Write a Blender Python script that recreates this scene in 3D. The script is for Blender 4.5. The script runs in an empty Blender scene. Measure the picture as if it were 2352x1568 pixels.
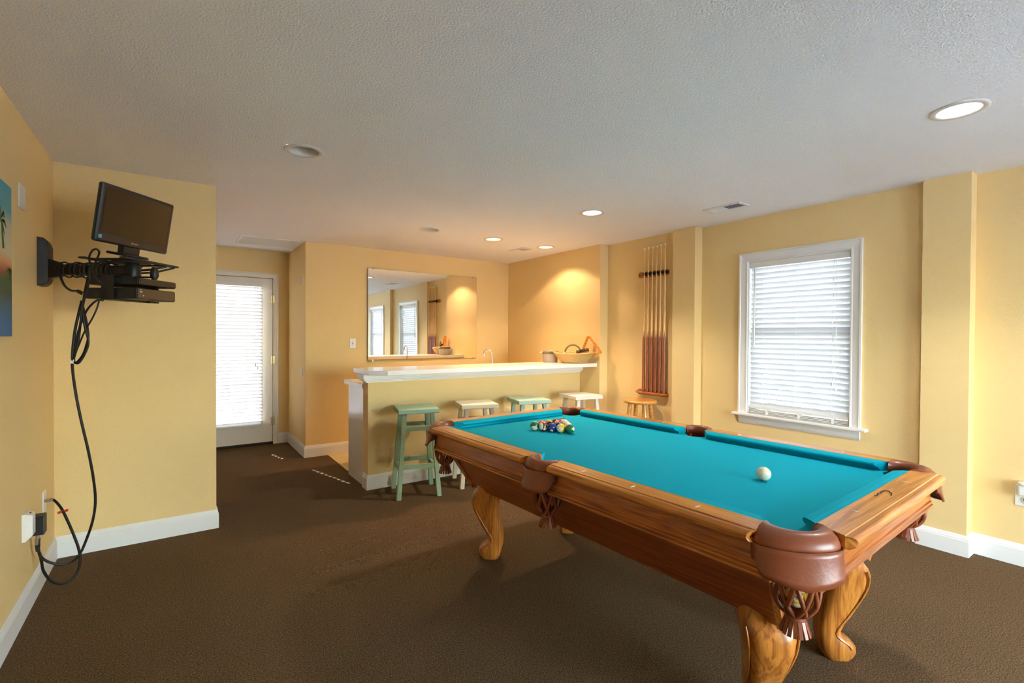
import bpy, bmesh, math, random
from mathutils import Vector, Matrix
random.seed(7)
PI = math.pi
SC = bpy.context.scene
COL = SC.collection

# ------------------------------------------------------------------ camera
CAM_H, YAW, PITCH, ROLL = 1.3835, 0.6109, -0.0107, 0.0054
cam_d = bpy.data.cameras.new('camera'); cam = bpy.data.objects.new('camera', cam_d); COL.objects.link(cam)
cam_d.sensor_width = 36.0; cam_d.lens = 1108.65 / 2352 * 36.0; cam_d.clip_start = 0.05; cam_d.clip_end = 400
_f = Vector((math.sin(YAW) * math.cos(PITCH), math.cos(YAW) * math.cos(PITCH), math.sin(PITCH)))
_r = Vector((math.cos(YAW), -math.sin(YAW), 0)); _u = _r.cross(_f)
_c, _s = math.cos(ROLL), math.sin(ROLL)
_r, _u = _r * _c + _u * _s, _u * _c - _r * _s
_m = Matrix((_r, _u, -_f)).transposed().to_4x4(); _m.translation = (0, 0, CAM_H)
cam.matrix_world = _m
SC.camera = cam

# ------------------------------------------------------------------ sky, sun, exposure
SUN_DIR = Vector((0.26, -1.0, -0.55)).normalized()          # the way the sunlight travels
w = bpy.data.worlds.new('sky'); SC.world = w; w.use_nodes = True
nt = w.node_tree; nt.nodes.clear()
sky = nt.nodes.new('ShaderNodeTexSky'); sky.sky_type = 'NISHITA'; sky.sun_disc = False
sky.sun_elevation = math.radians(28); sky.sun_rotation = math.atan2(-SUN_DIR.x, -SUN_DIR.y)
sky.air_density = 1.0; sky.dust_density = 0.6; sky.ozone_density = 1.0
hsv = nt.nodes.new('ShaderNodeHueSaturation'); hsv.inputs['Saturation'].default_value = 0.68
bg = nt.nodes.new('ShaderNodeBackground'); bg.inputs['Strength'].default_value = 2.8
out = nt.nodes.new('ShaderNodeOutputWorld')
nt.links.new(sky.outputs[0], hsv.inputs['Color']); nt.links.new(hsv.outputs[0], bg.inputs['Color']); nt.links.new(bg.outputs[0], out.inputs['Surface'])
sun_d = bpy.data.lights.new('sun', 'SUN'); sun_d.energy = 45.0; sun_d.angle = math.radians(0.53); sun_d.color = (1, .98, .94)
sun = bpy.data.objects.new('sun', sun_d); COL.objects.link(sun); sun.rotation_euler = SUN_DIR.to_track_quat('-Z', 'Y').to_euler()
sun.location = (-3, 14, 9)
vs = SC.view_settings
vs.view_transform = 'Standard'; vs.look = 'None'; vs.gamma = 1.0; vs.exposure = 0.82; vs.use_curve_mapping = False
SC.display_settings.display_device = 'sRGB'
cy = SC.cycles
cy.max_bounces = 7; cy.diffuse_bounces = 4; cy.glossy_bounces = 4; cy.transmission_bounces = 4; cy.transparent_max_bounces = 12
cy.use_adaptive_sampling = True; cy.adaptive_threshold = 0.06
cy.sample_clamp_indirect = 8.0; cy.caustics_reflective = False; cy.caustics_refractive = False
cy.use_denoising = True; cy.use_light_tree = False
LAMP = 1.0            # one knob for the ceiling lamps

# ------------------------------------------------------------------ materials
def lin(r, g, b):
    f = lambda c: (c / 255 / 12.92) if c / 255 <= .04045 else ((c / 255 + .055) / 1.055) ** 2.4
    return (f(r), f(g), f(b), 1)
def N(nt, t, **kw):
    n = nt.nodes.new(t)
    for k, v in kw.items(): setattr(n, k, v)
    return n
def base_mat(name, col, rough=.5, metal=0., spec=.5):
    m = bpy.data.materials.new(name); m.use_nodes = True
    b = m.node_tree.nodes['Principled BSDF']
    b.inputs['Base Color'].default_value = col; b.inputs['Roughness'].default_value = rough; b.inputs['Metallic'].default_value = metal
    b.inputs['Specular IOR Level'].default_value = spec
    return m, m.node_tree, b
def plain(name, col, rough=.5, metal=0., spec=.5, var=.06, scale=30., bump=0., coat=0.):
    """a flat colour with a little procedural mottling and fine relief"""
    m, t, b = base_mat(name, col, rough, metal, spec)
    tc = N(t, 'ShaderNodeTexCoord'); no = N(t, 'ShaderNodeTexNoise'); no.inputs['Scale'].default_value = scale; no.inputs['Detail'].default_value = 4
    t.links.new(tc.outputs['Object'], no.inputs['Vector'])
    mx = N(t, 'ShaderNodeMix', data_type='RGBA')
    d = tuple(c * (1 - var) for c in col[:3]) + (1,); l = tuple(min(1, c * (1 + var)) for c in col[:3]) + (1,)
    mx.inputs[6].default_value = d; mx.inputs[7].default_value = l
    t.links.new(no.outputs['Fac'], mx.inputs[0]); t.links.new(mx.outputs[2], b.inputs['Base Color'])
    if bump:
        bp = N(t, 'ShaderNodeBump'); bp.inputs['Strength'].default_value = bump; bp.inputs['Distance'].default_value = .004
        t.links.new(no.outputs['Fac'], bp.inputs['Height']); t.links.new(bp.outputs[0], b.inputs['Normal'])
    if coat: b.inputs['Coat Weight'].default_value = coat; b.inputs['Coat Roughness'].default_value = .12
    return m
def wood(name, c0, c1, axis, rough=.3, ring=15., fine=60., coat=.35, stretch=.04):
    """streaky grain running along one axis of the object"""
    m, t, b = base_mat(name, c0, rough)
    tc = N(t, 'ShaderNodeTexCoord'); mp = N(t, 'ShaderNodeMapping')
    s = [1., 1., 1.]; s[axis] = stretch; mp.inputs['Scale'].default_value = s
    t.links.new(tc.outputs['Object'], mp.inputs['Vector'])
    n1 = N(t, 'ShaderNodeTexNoise'); n1.inputs['Scale'].default_value = ring; n1.inputs['Detail'].default_value = 5; n1.inputs['Distortion'].default_value = 1.2
    n2 = N(t, 'ShaderNodeTexNoise'); n2.inputs['Scale'].default_value = fine * 2.2; n2.inputs['Detail'].default_value = 3
    for n in (n1, n2): t.links.new(mp.outputs[0], n.inputs['Vector'])
    wv = N(t, 'ShaderNodeMath', operation='SINE'); ml = N(t, 'ShaderNodeMath', operation='MULTIPLY'); ml.inputs[1].default_value = 34.
    t.links.new(n1.outputs['Fac'], ml.inputs[0]); t.links.new(ml.outputs[0], wv.inputs[0])
    a = N(t, 'ShaderNodeMath', operation='MULTIPLY_ADD'); a.inputs[1].default_value = .22; a.inputs[2].default_value = 0.
    t.links.new(wv.outputs[0], a.inputs[0])
    sm = N(t, 'ShaderNodeMath', operation='ADD'); t.links.new(a.outputs[0], sm.inputs[0]); t.links.new(n2.outputs['Fac'], sm.inputs[1])
    cr = N(t, 'ShaderNodeValToRGB'); cr.color_ramp.elements[0].position = .18; cr.color_ramp.elements[0].color = c1
    cr.color_ramp.elements[1].position = .80; cr.color_ramp.elements[1].color = c0
    t.links.new(sm.outputs[0], cr.inputs[0]); t.links.new(cr.outputs[0], b.inputs['Base Color'])
    bp = N(t, 'ShaderNodeBump'); bp.inputs['Strength'].default_value = .12; bp.inputs['Distance'].default_value = .002
    t.links.new(sm.outputs[0], bp.inputs['Height']); t.links.new(bp.outputs[0], b.inputs['Normal'])
    b.inputs['Coat Weight'].default_value = coat; b.inputs['Coat Roughness'].default_value = .15
    return m
def textured_paint(name, col, rough, scale, strength, dist=.004, var=.03):
    """rolled or knocked-down wall paint: colour plus orange-peel relief"""
    m, t, b = base_mat(name, col, rough, spec=.35)
    tc = N(t, 'ShaderNodeTexCoord'); no = N(t, 'ShaderNodeTexNoise'); no.inputs['Scale'].default_value = scale; no.inputs['Detail'].default_value = 2; no.inputs['Roughness'].default_value = .55
    t.links.new(tc.outputs['Object'], no.inputs['Vector'])
    bp = N(t, 'ShaderNodeBump'); bp.inputs['Strength'].default_value = strength; bp.inputs['Distance'].default_value = dist
    t.links.new(no.outputs['Fac'], bp.inputs['Height']); t.links.new(bp.outputs[0], b.inputs['Normal'])
    n2 = N(t, 'ShaderNodeTexNoise'); n2.inputs['Scale'].default_value = 1.3; n2.inputs['Detail'].default_value = 2
    t.links.new(tc.outputs['Object'], n2.inputs['Vector'])
    mx = N(t, 'ShaderNodeMix', data_type='RGBA'); mx.inputs[6].default_value = tuple(c * (1 - var) for c in col[:3]) + (1,); mx.inputs[7].default_value = tuple(min(.95, c * (1 + var)) for c in col[:3]) + (1,)
    t.links.new(n2.outputs['Fac'], mx.inputs[0]); t.links.new(mx.outputs[2], b.inputs['Base Color'])
    return m
def carpet_mat():
    m, t, b = base_mat('carpet_brown_loop', lin(100, 82, 60), .95, spec=.1)
    tc = N(t, 'ShaderNodeTexCoord')
    n1 = N(t, 'ShaderNodeTexNoise'); n1.inputs['Scale'].default_value = 175; n1.inputs['Detail'].default_value = 3; n1.inputs['Roughness'].default_value = .85
    n2 = N(t, 'ShaderNodeTexVoronoi'); n2.inputs['Scale'].default_value = 260
    n3 = N(t, 'ShaderNodeTexNoise'); n3.inputs['Scale'].default_value = 1.6; n3.inputs['Detail'].default_value = 1
    for n in (n1, n2, n3): t.links.new(tc.outputs['Object'], n.inputs['Vector'])
    cr = N(t, 'ShaderNodeValToRGB'); e = cr.color_ramp.elements
    e[0].position = .36; e[0].color = lin(60, 45, 31); e[1].position = .64; e[1].color = lin(160, 131, 94)
    k = cr.color_ramp.elements.new(.5); k.color = lin(114, 91, 65)
    t.links.new(n1.outputs['Fac'], cr.inputs[0])
    mx = N(t, 'ShaderNodeMix', data_type='RGBA', blend_type='MULTIPLY'); mx.inputs[0].default_value = .35
    t.links.new(cr.outputs[0], mx.inputs[6]); t.links.new(n2.outputs['Color'], mx.inputs[7])
    m2 = N(t, 'ShaderNodeMix', data_type='RGBA', blend_type='MULTIPLY'); m2.inputs[0].default_value = .18
    t.links.new(mx.outputs[2], m2.inputs[6]); t.links.new(n3.outputs['Fac'], m2.inputs[7]); t.links.new(m2.outputs[2], b.inputs['Base Color'])
    bp = N(t, 'ShaderNodeBump'); bp.inputs['Strength'].default_value = .8; bp.inputs['Distance'].default_value = .004
    t.links.new(n1.outputs['Fac'], bp.inputs['Height']); t.links.new(bp.outputs[0], b.inputs['Normal'])
    return m
def slat_mat(name='white_faux_wood_slat', fac=.045):
    m = bpy.data.materials.new(name); m.use_nodes = True; t = m.node_tree; t.nodes.clear()
    d = N(t, 'ShaderNodeBsdfDiffuse'); d.inputs['Color'].default_value = (.84, .84, .84, 1)
    tr = N(t, 'ShaderNodeBsdfTranslucent'); tr.inputs['Color'].default_value = (.74, .77, .84, 1)
    mx = N(t, 'ShaderNodeMixShader'); mx.inputs[0].default_value = fac; o = N(t, 'ShaderNodeOutputMaterial')
    t.links.new(d.outputs[0], mx.inputs[1]); t.links.new(tr.outputs[0], mx.inputs[2]); t.links.new(mx.outputs[0], o.inputs[0])
    return m
def pane_mat(name='clear_window_glass', tint=(.93, .95, .94, 1)):
    m = bpy.data.materials.new(name); m.use_nodes = True; t = m.node_tree; t.nodes.clear()
    tr = N(t, 'ShaderNodeBsdfTransparent'); tr.inputs['Color'].default_value = tint
    g = N(t, 'ShaderNodeBsdfGlossy'); g.inputs['Roughness'].default_value = .02; fr = N(t, 'ShaderNodeFresnel'); fr.inputs['IOR'].default_value = 1.45
    mx = N(t, 'ShaderNodeMixShader'); o = N(t, 'ShaderNodeOutputMaterial')
    t.links.new(fr.outputs[0], mx.inputs[0]); t.links.new(tr.outputs[0], mx.inputs[1]); t.links.new(g.outputs[0], mx.inputs[2]); t.links.new(mx.outputs[0], o.inputs[0])
    return m
def emit_mat(name, col, s):
    m = bpy.data.materials.new(name); m.use_nodes = True; t = m.node_tree; t.nodes.clear()
    e = N(t, 'ShaderNodeEmission'); e.inputs[0].default_value = col; e.inputs[1].default_value = s; o = N(t, 'ShaderNodeOutputMaterial'); t.links.new(e.outputs[0], o.inputs[0]); m.cycles.emission_sampling = 'NONE'
    return m
def ball_mat(name, col, stripe):
    """cream ball with a coloured band (or all coloured) and a cream number spot on the +X and -X sides"""
    m, t, b = base_mat(name, col, .08)
    tc = N(t, 'ShaderNodeTexCoord'); sx = N(t, 'ShaderNodeSeparateXYZ'); t.links.new(tc.outputs['Object'], sx.inputs[0])
    cream = lin(238, 226, 196)
    def m_(op, a, bval):
        n = N(t, 'ShaderNodeMath', operation=op); t.links.new(a, n.inputs[0]); n.inputs[1].default_value = bval; return n.outputs[0]
    az = m_('ABSOLUTE', sx.outputs['Z'], 0); band = m_('LESS_THAN', az, .0160 if stripe else 1.)
    ax = m_('ABSOLUTE', sx.outputs['X'], 0); spot = m_('LESS_THAN', ax, .0265)
    f = N(t, 'ShaderNodeMath', operation='MULTIPLY'); t.links.new(band, f.inputs[0]); t.links.new(spot, f.inputs[1])
    mx = N(t, 'ShaderNodeMix', data_type='RGBA'); mx.inputs[6].default_value = cream; mx.inputs[7].default_value = col
    t.links.new(f.outputs[0], mx.inputs[0]); t.links.new(mx.outputs[2], b.inputs['Base Color'])
    b.inputs['Coat Weight'].default_value = .6; b.inputs['Coat Roughness'].default_value = .04
    return m
def painting_mat():
    m, t, b = base_mat('painted_canvas_seascape', (1, 1, 1, 1), .55)
    tc = N(t, 'ShaderNodeTexCoord'); sx = N(t, 'ShaderNodeSeparateXYZ'); t.links.new(tc.outputs['Object'], sx.inputs[0])
    no = N(t, 'ShaderNodeTexNoise'); no.inputs['Scale'].default_value = 9; no.inputs['Detail'].default_value = 6
    mp = N(t, 'ShaderNodeMapping'); mp.inputs['Scale'].default_value = (1, .35, 1.6); t.links.new(tc.outputs['Object'], mp.inputs[0]); t.links.new(mp.outputs[0], no.inputs['Vector'])
    a = N(t, 'ShaderNodeMath', operation='MULTIPLY_ADD'); a.inputs[1].default_value = .10; t.links.new(no.outputs['Fac'], a.inputs[0])
    h = N(t, 'ShaderNodeMath', operation='DIVIDE'); h.inputs[1].default_value = .66; t.links.new(sx.outputs['Z'], h.inputs[0])
    s = N(t, 'ShaderNodeMath', operation='SUBTRACT'); s.inputs[1].default_value = .05; t.links.new(h.outputs[0], s.inputs[0]); t.links.new(s.outputs[0], a.inputs[2])
    cr = N(t, 'ShaderNodeValToRGB'); el = cr.color_ramp.elements
    el[0].position = 0.; el[0].color = lin(22, 92, 150); el[1].position = 1.; el[1].color = lin(48, 150, 175)
    for p, c in ((.08, (30, 105, 160)), (.22, (44, 92, 112)), (.27, (56, 70, 58)), (.37, (62, 92, 50)), (.42, (150, 84, 60)), (.49, (222, 150, 96)),
                 (.55, (214, 196, 160)), (.74, (196, 190, 166)), (.83, (92, 158, 172))):
        e = cr.color_ramp.elements.new(p); e.color = lin(*c)
    t.links.new(a.outputs[0], cr.inputs[0]); t.links.new(cr.outputs[0], b.inputs['Base Color'])
    return m
M = {}
M['wall'] = textured_paint('yellow_wall_paint', lin(240, 209, 148), .75, 170, .5)
M['ceil'] = textured_paint('white_textured_ceiling', lin(247, 246, 248), .9, 110, .6, .008)
M['trim'] = plain('white_semigloss_trim', lin(240, 238, 234), .35, var=.02)
M['door'] = plain('cream_white_door_paint', lin(238, 230, 214), .4, var=.02)
M['carpet'] = carpet_mat()
M['vinyl'] = plain('pale_yellow_vinyl_floor', lin(226, 204, 150), .4, var=.12, scale=6)
M['slat'] = slat_mat(); M['slatdim'] = slat_mat('white_slat_dimmed', .03); M['pane'] = pane_mat(); M['panedim'] = pane_mat('sun_dimming_door_glass', (.70, .71, .72, 1))  # door slats pass less light, set to dim the sunlit door
M['lam'] = plain('white_laminate', lin(240, 238, 236), .16, var=.015)
M['mirror'] = base_mat('mirror_silvering', (.93, .95, .94, 1), .0, 1.0)[0]
M['glassedge'] = plain('mirror_glass_edge', lin(120, 140, 128), .2)
OC0, OC1 = lin(222, 148, 64), lin(172, 100, 38)
M['oakx'] = wood('golden_oak_grain_x', OC0, OC1, 0); M['oaky'] = wood('golden_oak_grain_y', OC0, OC1, 1); M['oakz'] = wood('golden_oak_grain_z', lin(206, 134, 56), lin(150, 84, 30), 2)
M['body'] = wood('brown_oak_body_panel', lin(172, 88, 40), lin(126, 58, 24), 1, .35); M['bodyx'] = wood('brown_oak_end_panel', lin(172, 88, 40), lin(126, 58, 24), 0, .35)
M['apronx'] = wood('oak_apron_grain_x', lin(198, 118, 52), lin(150, 78, 30), 0); M['aprony'] = wood('oak_apron_grain_y', lin(198, 118, 52), lin(150, 78, 30), 1)
M['felt'] = plain('teal_billiard_cloth', lin(2, 166, 186), .95, spec=.15, var=.05, scale=400, bump=.1)
M['leather'] = plain('brown_pocket_leather', lin(136, 70, 40), .38, var=.14, scale=90, bump=.15, coat=.12)
M['pearl'] = plain('pearl_inlay', lin(236, 230, 216), .2)
M['dark'] = plain('dark_crack', lin(40, 24, 14), .8)
M['black'] = plain('black_plastic', lin(26, 26, 27), .45, var=.2); M['blackg'] = plain('glossy_black_bezel', lin(40, 39, 40), .28, var=.1)
M['screen'] = base_mat('dark_lcd_screen', lin(40, 30, 20), .22)[0]
M['greybox'] = plain('charcoal_device_case', lin(34, 33, 33), .5, var=.2); M['silverface'] = plain('bronze_grey_front_panel', lin(96, 80, 60), .35, .3)
M['cord'] = plain('black_rubber_cord', lin(20, 20, 20), .5); M['metal'] = plain('brushed_nickel', lin(190, 184, 172), .3, 1.0); M['chrome'] = plain('chrome', lin(215, 215, 215), .08, 1.0)
M['brass'] = plain('aged_brass_hinge', lin(170, 150, 110), .35, 1.0)
M['white'] = plain('white_plastic', lin(238, 236, 230), .35, var=.02)
M['green'] = plain('worn_sage_green_paint', lin(158, 190, 158), .5, var=.10, scale=9); M['green2'] = plain('pale_seafoam_paint', lin(172, 198, 178), .5, var=.08, scale=9)
M['cream'] = plain('worn_cream_paint', lin(234, 222, 194), .5, var=.07, scale=9); M['white2'] = plain('chipped_white_paint', lin(240, 232, 220), .5, var=.06, scale=9)
M['honey'] = wood('honey_pine_stool', lin(226, 168, 84), lin(196, 128, 52), 1, .3)
M['maple'] = wood('maple_cue_shaft', lin(236, 196, 134), lin(218, 170, 104), 2, .45, coat=.05); M['butt'] = wood('dark_stained_cue_butt', lin(150, 78, 42), lin(112, 54, 28), 2, .4, coat=.1)
M['rackw'] = wood('varnished_cue_rack', lin(196, 118, 48), lin(150, 80, 30), 1, .3)
M['ivory'] = plain('ivory_ferrule', lin(236, 228, 210), .3); M['bluetip'] = plain('leather_cue_tip', lin(60, 84, 96), .8)
M['wicker'] = plain('straw_wicker', lin(206, 172, 108), .8, var=.3, scale=60, bump=.4); M['wickerd'] = plain('grey_green_wicker_handle', lin(120, 112, 78), .8, var=.3, scale=60, bump=.3)
M['tri'] = wood('orange_varnished_triangle', lin(228, 150, 52), lin(186, 104, 26), 0, .25)
M['bin'] = plain('grey_bin_plastic', lin(176, 166, 154), .35, .3, var=.04); M['bristle'] = plain('black_bristles', lin(28, 24, 22), .9, bump=.5)
M['cue'] = plain('ivory_cue_ball', lin(238, 228, 196), .1, var=.02, coat=.5)
M['paint'] = painting_mat(); M['leaf'] = plain('painted_palm_green', lin(54, 96, 40), .6)
M['can'] = plain('downlight_white_baffle', lin(226, 220, 208), .45); M['bulb'] = plain('frosted_reflector_bulb', lin(228, 222, 214), .15)
M['ventshade'] = plain('duct_shade_dark', lin(60, 56, 52), .9)
M['bounce_ground'] = plain('pale_bounce_ground', lin(222, 221, 228), .95, var=.1, scale=2); M['hedge'] = plain('green_hedge_leaves', lin(70, 96, 52), .8, var=.3, scale=20)
M['red'] = plain('red_cable_tag', lin(200, 40, 24), .5); M['sticker'] = plain('light_blue_sticker', lin(96, 176, 214), .5)
M['frame'] = plain('white_vinyl_window_sash', lin(232, 232, 234), .35, var=.02)

# ------------------------------------------------------------------ mesh helpers
class MB:
    """collects shapes and builds them as one mesh object"""
    def __init__(s): s.v = []; s.f = []; s.sm = []
    def add(s, vs, fs, smooth=False):
        o = len(s.v); s.v += [tuple(x) for x in vs]; s.f += [tuple(i + o for i in f) for f in fs]; s.sm += [smooth] * len(fs); return s
    def box(s, x0, x1, y0, y1, z0, z1):
        return s.add([(x0,y0,z0),(x1,y0,z0),(x1,y1,z0),(x0,y1,z0),(x0,y0,z1),(x1,y0,z1),(x1,y1,z1),(x0,y1,z1)],
                     [(0,3,2,1),(4,5,6,7),(0,1,5,4),(1,2,6,5),(2,3,7,6),(3,0,4,7)])
    def obox(s, c, ax, ay, az):
        """box from a centre and three half-axis vectors"""
        c, ax, ay, az = Vector(c), Vector(ax), Vector(ay), Vector(az); vs = []
        for k in (-1, 1):
            for i, j in ((-1,-1),(1,-1),(1,1),(-1,1)): vs.append(c + ax*i + ay*j + az*k)
        return s.add(vs, [(0,3,2,1),(4,5,6,7),(0,1,5,4),(1,2,6,5),(2,3,7,6),(3,0,4,7)])
    def beam(s, p, q, w, h, up=(0,0,1)):
        """square bar between two points"""
        p, q = Vector(p), Vector(q); d = (q - p).normalized(); u = Vector(up); r = d.cross(u).normalized(); u = r.cross(d)
        return s.obox((p + q) / 2, (q - p) / 2, r * (w / 2), u * (h / 2))
    def loft(s, rings, cap=True, smooth=True, closed=False):
        n = len(rings[0]); vs = [p for r in rings for p in r]; fs = []
        R = len(rings)
        for i in range(R if closed else R - 1):
            a, b = i * n, ((i + 1) % R) * n
            for j in range(n): fs.append((a + j, a + (j + 1) % n, b + (j + 1) % n, b + j))
        s.add(vs, fs, smooth)
        if cap and not closed:
            s.add(rings[0], [tuple(range(n - 1, -1, -1))]); s.add(rings[-1], [tuple(range(n))])
        return s
    def tube(s, pts, r, n=8, closed=False, cap=True):
        pts = [Vector(p) for p in pts]; L = len(pts); rings = []; up = None
        for i, p in enumerate(pts):
            if closed: d = pts[(i + 1) % L] - pts[i - 1]
            else: d = pts[min(i + 1, L - 1)] - pts[max(i - 1, 0)]
            d = d.normalized()
            if up is None: up = Vector((0,0,1)) if abs(d.z) < .9 else Vector((1,0,0))
            x = d.cross(up).normalized(); up = x.cross(d).normalized()
            rr = r[i] if isinstance(r, (list, tuple)) else r
            rings.append([p + x * (rr * math.cos(2*PI*k/n)) + up * (rr * math.sin(2*PI*k/n)) for k in range(n)])
        return s.loft(rings, cap, True, closed)
    def lathe(s, prof, n=24, c=(0,0,0), cap=True):
        rings = [[(c[0] + r*math.cos(2*PI*k/n), c[1] + r*math.sin(2*PI*k/n), c[2] + z) for k in range(n)] for r, z in prof]
        return s.loft(rings, cap)
    def prism(s, poly, z0, z1, smooth=False):
        n = len(poly)
        s.add([(x,y,z0) for x,y in poly] + [(x,y,z1) for x,y in poly], [tuple(range(n-1,-1,-1)), tuple(range(n,2*n))])
        o = len(s.v) - 2*n
        s.f += [(o+i, o+(i+1)%n, o+n+(i+1)%n, o+n+i) for i in range(n)]; s.sm += [smooth]*n
        return s
    def sphere(s, c, r, n=16, m=10, sz=(1,1,1)):
        rings = []
        for i in range(m + 1):
            a = -PI/2 + PI * i / m; rr = max(math.cos(a), 1e-3) * r
            rings.append([(c[0] + rr*math.cos(2*PI*k/n)*sz[0], c[1] + rr*math.sin(2*PI*k/n)*sz[1], c[2] + r*math.sin(a)*sz[2]) for k in range(n)])
        return s.loft(rings)
    def sweep(s, path, prof, closed=False):
        """profile of (offset to the right of the path, height) swept along a plan polyline with mitred corners"""
        P = [Vector((x, y)) for x, y in path]; rings = []
        for i, p in enumerate(P):
            d1 = (P[i] - P[i-1]).normalized() if i > 0 else None
            d2 = (P[i+1] - P[i]).normalized() if i < len(P) - 1 else None
            d1 = d1 or d2; d2 = d2 or d1
            n1, n2 = Vector((d1.y, -d1.x)), Vector((d2.y, -d2.x)); m = (n1 + n2) / max(.2, 1 + n1.dot(n2))
            rings.append([(p.x + m.x*o, p.y + m.y*o, z) for o, z in prof])
        return s.loft(rings, True, False)
    def mesh(s, name):
        me = bpy.data.meshes.new(name); me.from_pydata(s.v, [], s.f)
        me.polygons.foreach_set('use_smooth', s.sm); me.update()
        bm = bmesh.new(); bm.from_mesh(me); bmesh.ops.recalc_face_normals(bm, faces=bm.faces); bm.to_mesh(me); bm.free()
        return me
    def build(s, name, mat, parent=None, loc=None, rot=None, bevel=0., seg=2, sharp=False):
        me = s.mesh(name); me.materials.append(M[mat] if isinstance(mat, str) else mat)
        o = bpy.data.objects.new(name, me); COL.objects.link(o)
        if parent is not None: o.parent = parent
        if loc is not None: o.location = loc
        if rot is not None: o.rotation_euler = rot
        if bevel:
            b = o.modifiers.new('bevel', 'BEVEL'); b.width = bevel; b.segments = seg; b.limit_method = 'ANGLE'; b.angle_limit = math.radians(40)
            b.harden_normals = False
        return o
def tag(o, label=None, cat=None, group=None, kind=None):
    if label: o['label'] = label
    if cat: o['category'] = cat
    if group: o['group'] = group
    if kind: o['kind'] = kind
    return o
def thing(name, label, cat, loc=(0,0,0), rz=0., group=None):
    o = bpy.data.objects.new(name, None); COL.objects.link(o); o.empty_display_size = .1
    o.location = loc; o.rotation_euler = (0, 0, rz)
    return tag(o, label, cat, group)
def struct(o, label=None, cat=None): return tag(o, label, cat, kind='structure')
def shared(o, name, parent, loc, rot=None):
    """another object with the same mesh data"""
    c = o.copy(); c.name = name; COL.objects.link(c); c.parent = parent; c.location = loc
    if rot is not None: c.rotation_euler = rot
    return c
def copy_tree(o, parent=None):
    c = o.copy(); COL.objects.link(c); c.parent = parent
    for ch in list(o.children): copy_tree(ch, c)
    return c
def smooth_path(pts, k=6):
    """Catmull-Rom through the points"""
    P = [Vector(p) for p in pts]; P = [P[0]*2 - P[1]] + P + [P[-1]*2 - P[-2]]; o = []
    for i in range(1, len(P) - 2):
        a, b, c, d = P[i-1:i+3]
        for j in range(k):
            t = j / k; o.append(.5 * ((2*b) + (c-a)*t + (2*a-5*b+4*c-d)*t*t + (3*b-a-3*c+d)*t*t*t))
    o.append(P[-2]); return o

# ------------------------------------------------------------------ the room
H = 2.44
XL, Y1, XE, X2, Y3, Y2 = -.606, 4.04, .2464, 1.2137, 6.7716, 5.7937
XA, YC, XC, XP2, YP2a, YP2b = 3.9863, 3.9453, 4.1135, 4.0665, 3.0246, 2.7764
XR, XP, YPa, YPb, XR2, YR = 4.1802, 4.116, 1.0809, .8404, 4.2375, -2.6
YB, XB = 4.2708, 1.4213
LIGHTS = [(2.917, 2.987), (2.85, 4.435), (3.598, 4.453), (2.971, .654), (.613, 2.962), (2.091, 4.408), (2.95, -1.55)]

# carpet with a few low wrinkles pushed up in it
def carpet():
    x0, x1, y0, y1, st = -.75, 4.45, -2.75, 6.95, .03
    nx, ny = int((x1-x0)/st), int((y1-y0)/st); m = MB(); vs = []
    ridges = [(2.62, 1.0, 1.9, .006, .03), (3.00, .55, 2.2, .016, .036), (3.24, .7, 2.3, .014, .036), (3.46, .6, 1.8, .008, .034), (2.75, .5, 1.5, .006, .04)]
    for j in range(ny + 1):
        for i in range(nx + 1):
            x, y = x0 + i*st, y0 + j*st; z = 0.
            for ry, ra, rb, h, wd in ridges:
                yy = ry + .02*math.sin(5*x) + .04*(x - 1.3); f = max(0, min(1, (x-ra)/.3)) * max(0, min(1, (rb-x)/.3))
                z += h * f * math.exp(-((y-yy)/wd)**2)
            vs.append((x, y, z))
    fs = [(j*(nx+1)+i, j*(nx+1)+i+1, (j+1)*(nx+1)+i+1, (j+1)*(nx+1)+i) for j in range(ny) for i in range(nx)]
    m.add(vs, fs, True); m.box(x0, x1, y0, y1, -.12, -.01)
    return m.build('floor', 'carpet')
struct(carpet(), 'brown loop pile carpet with a few low wrinkles', 'floor')
struct(MB().box(1.452, XA, YB + .10, Y2, -.008, .004).build('floor_behind_bar', 'vinyl'), 'pale yellow vinyl floor behind the bar', 'floor')

def ceiling():
    bm = bmesh.new()
    def loop(pts):
        v = [bm.verts.new((x, y, 0)) for x, y in pts]; return [bm.edges.new((v[i], v[(i+1) % len(v)])) for i in range(len(v))]
    ed = loop([(-.78, -2.77), (4.47, -2.77), (4.47, 6.95), (-.78, 6.95)])
    for x, y in LIGHTS: ed += loop([(x + .082*math.cos(2*PI*k/28), y + .082*math.sin(2*PI*k/28)) for k in range(28)])
    bmesh.ops.triangle_fill(bm, use_beauty=True, use_dissolve=False, edges=ed, normal=(0, 0, -1))
    me = bpy.data.meshes.new('ceiling'); bm.to_mesh(me); bm.free(); me.materials.append(M['ceil'])
    o = bpy.data.objects.new('ceiling', me); COL.objects.link(o); o.location.z = H
    return o
struct(ceiling(), 'white knockdown textured ceiling', 'ceiling')

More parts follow.
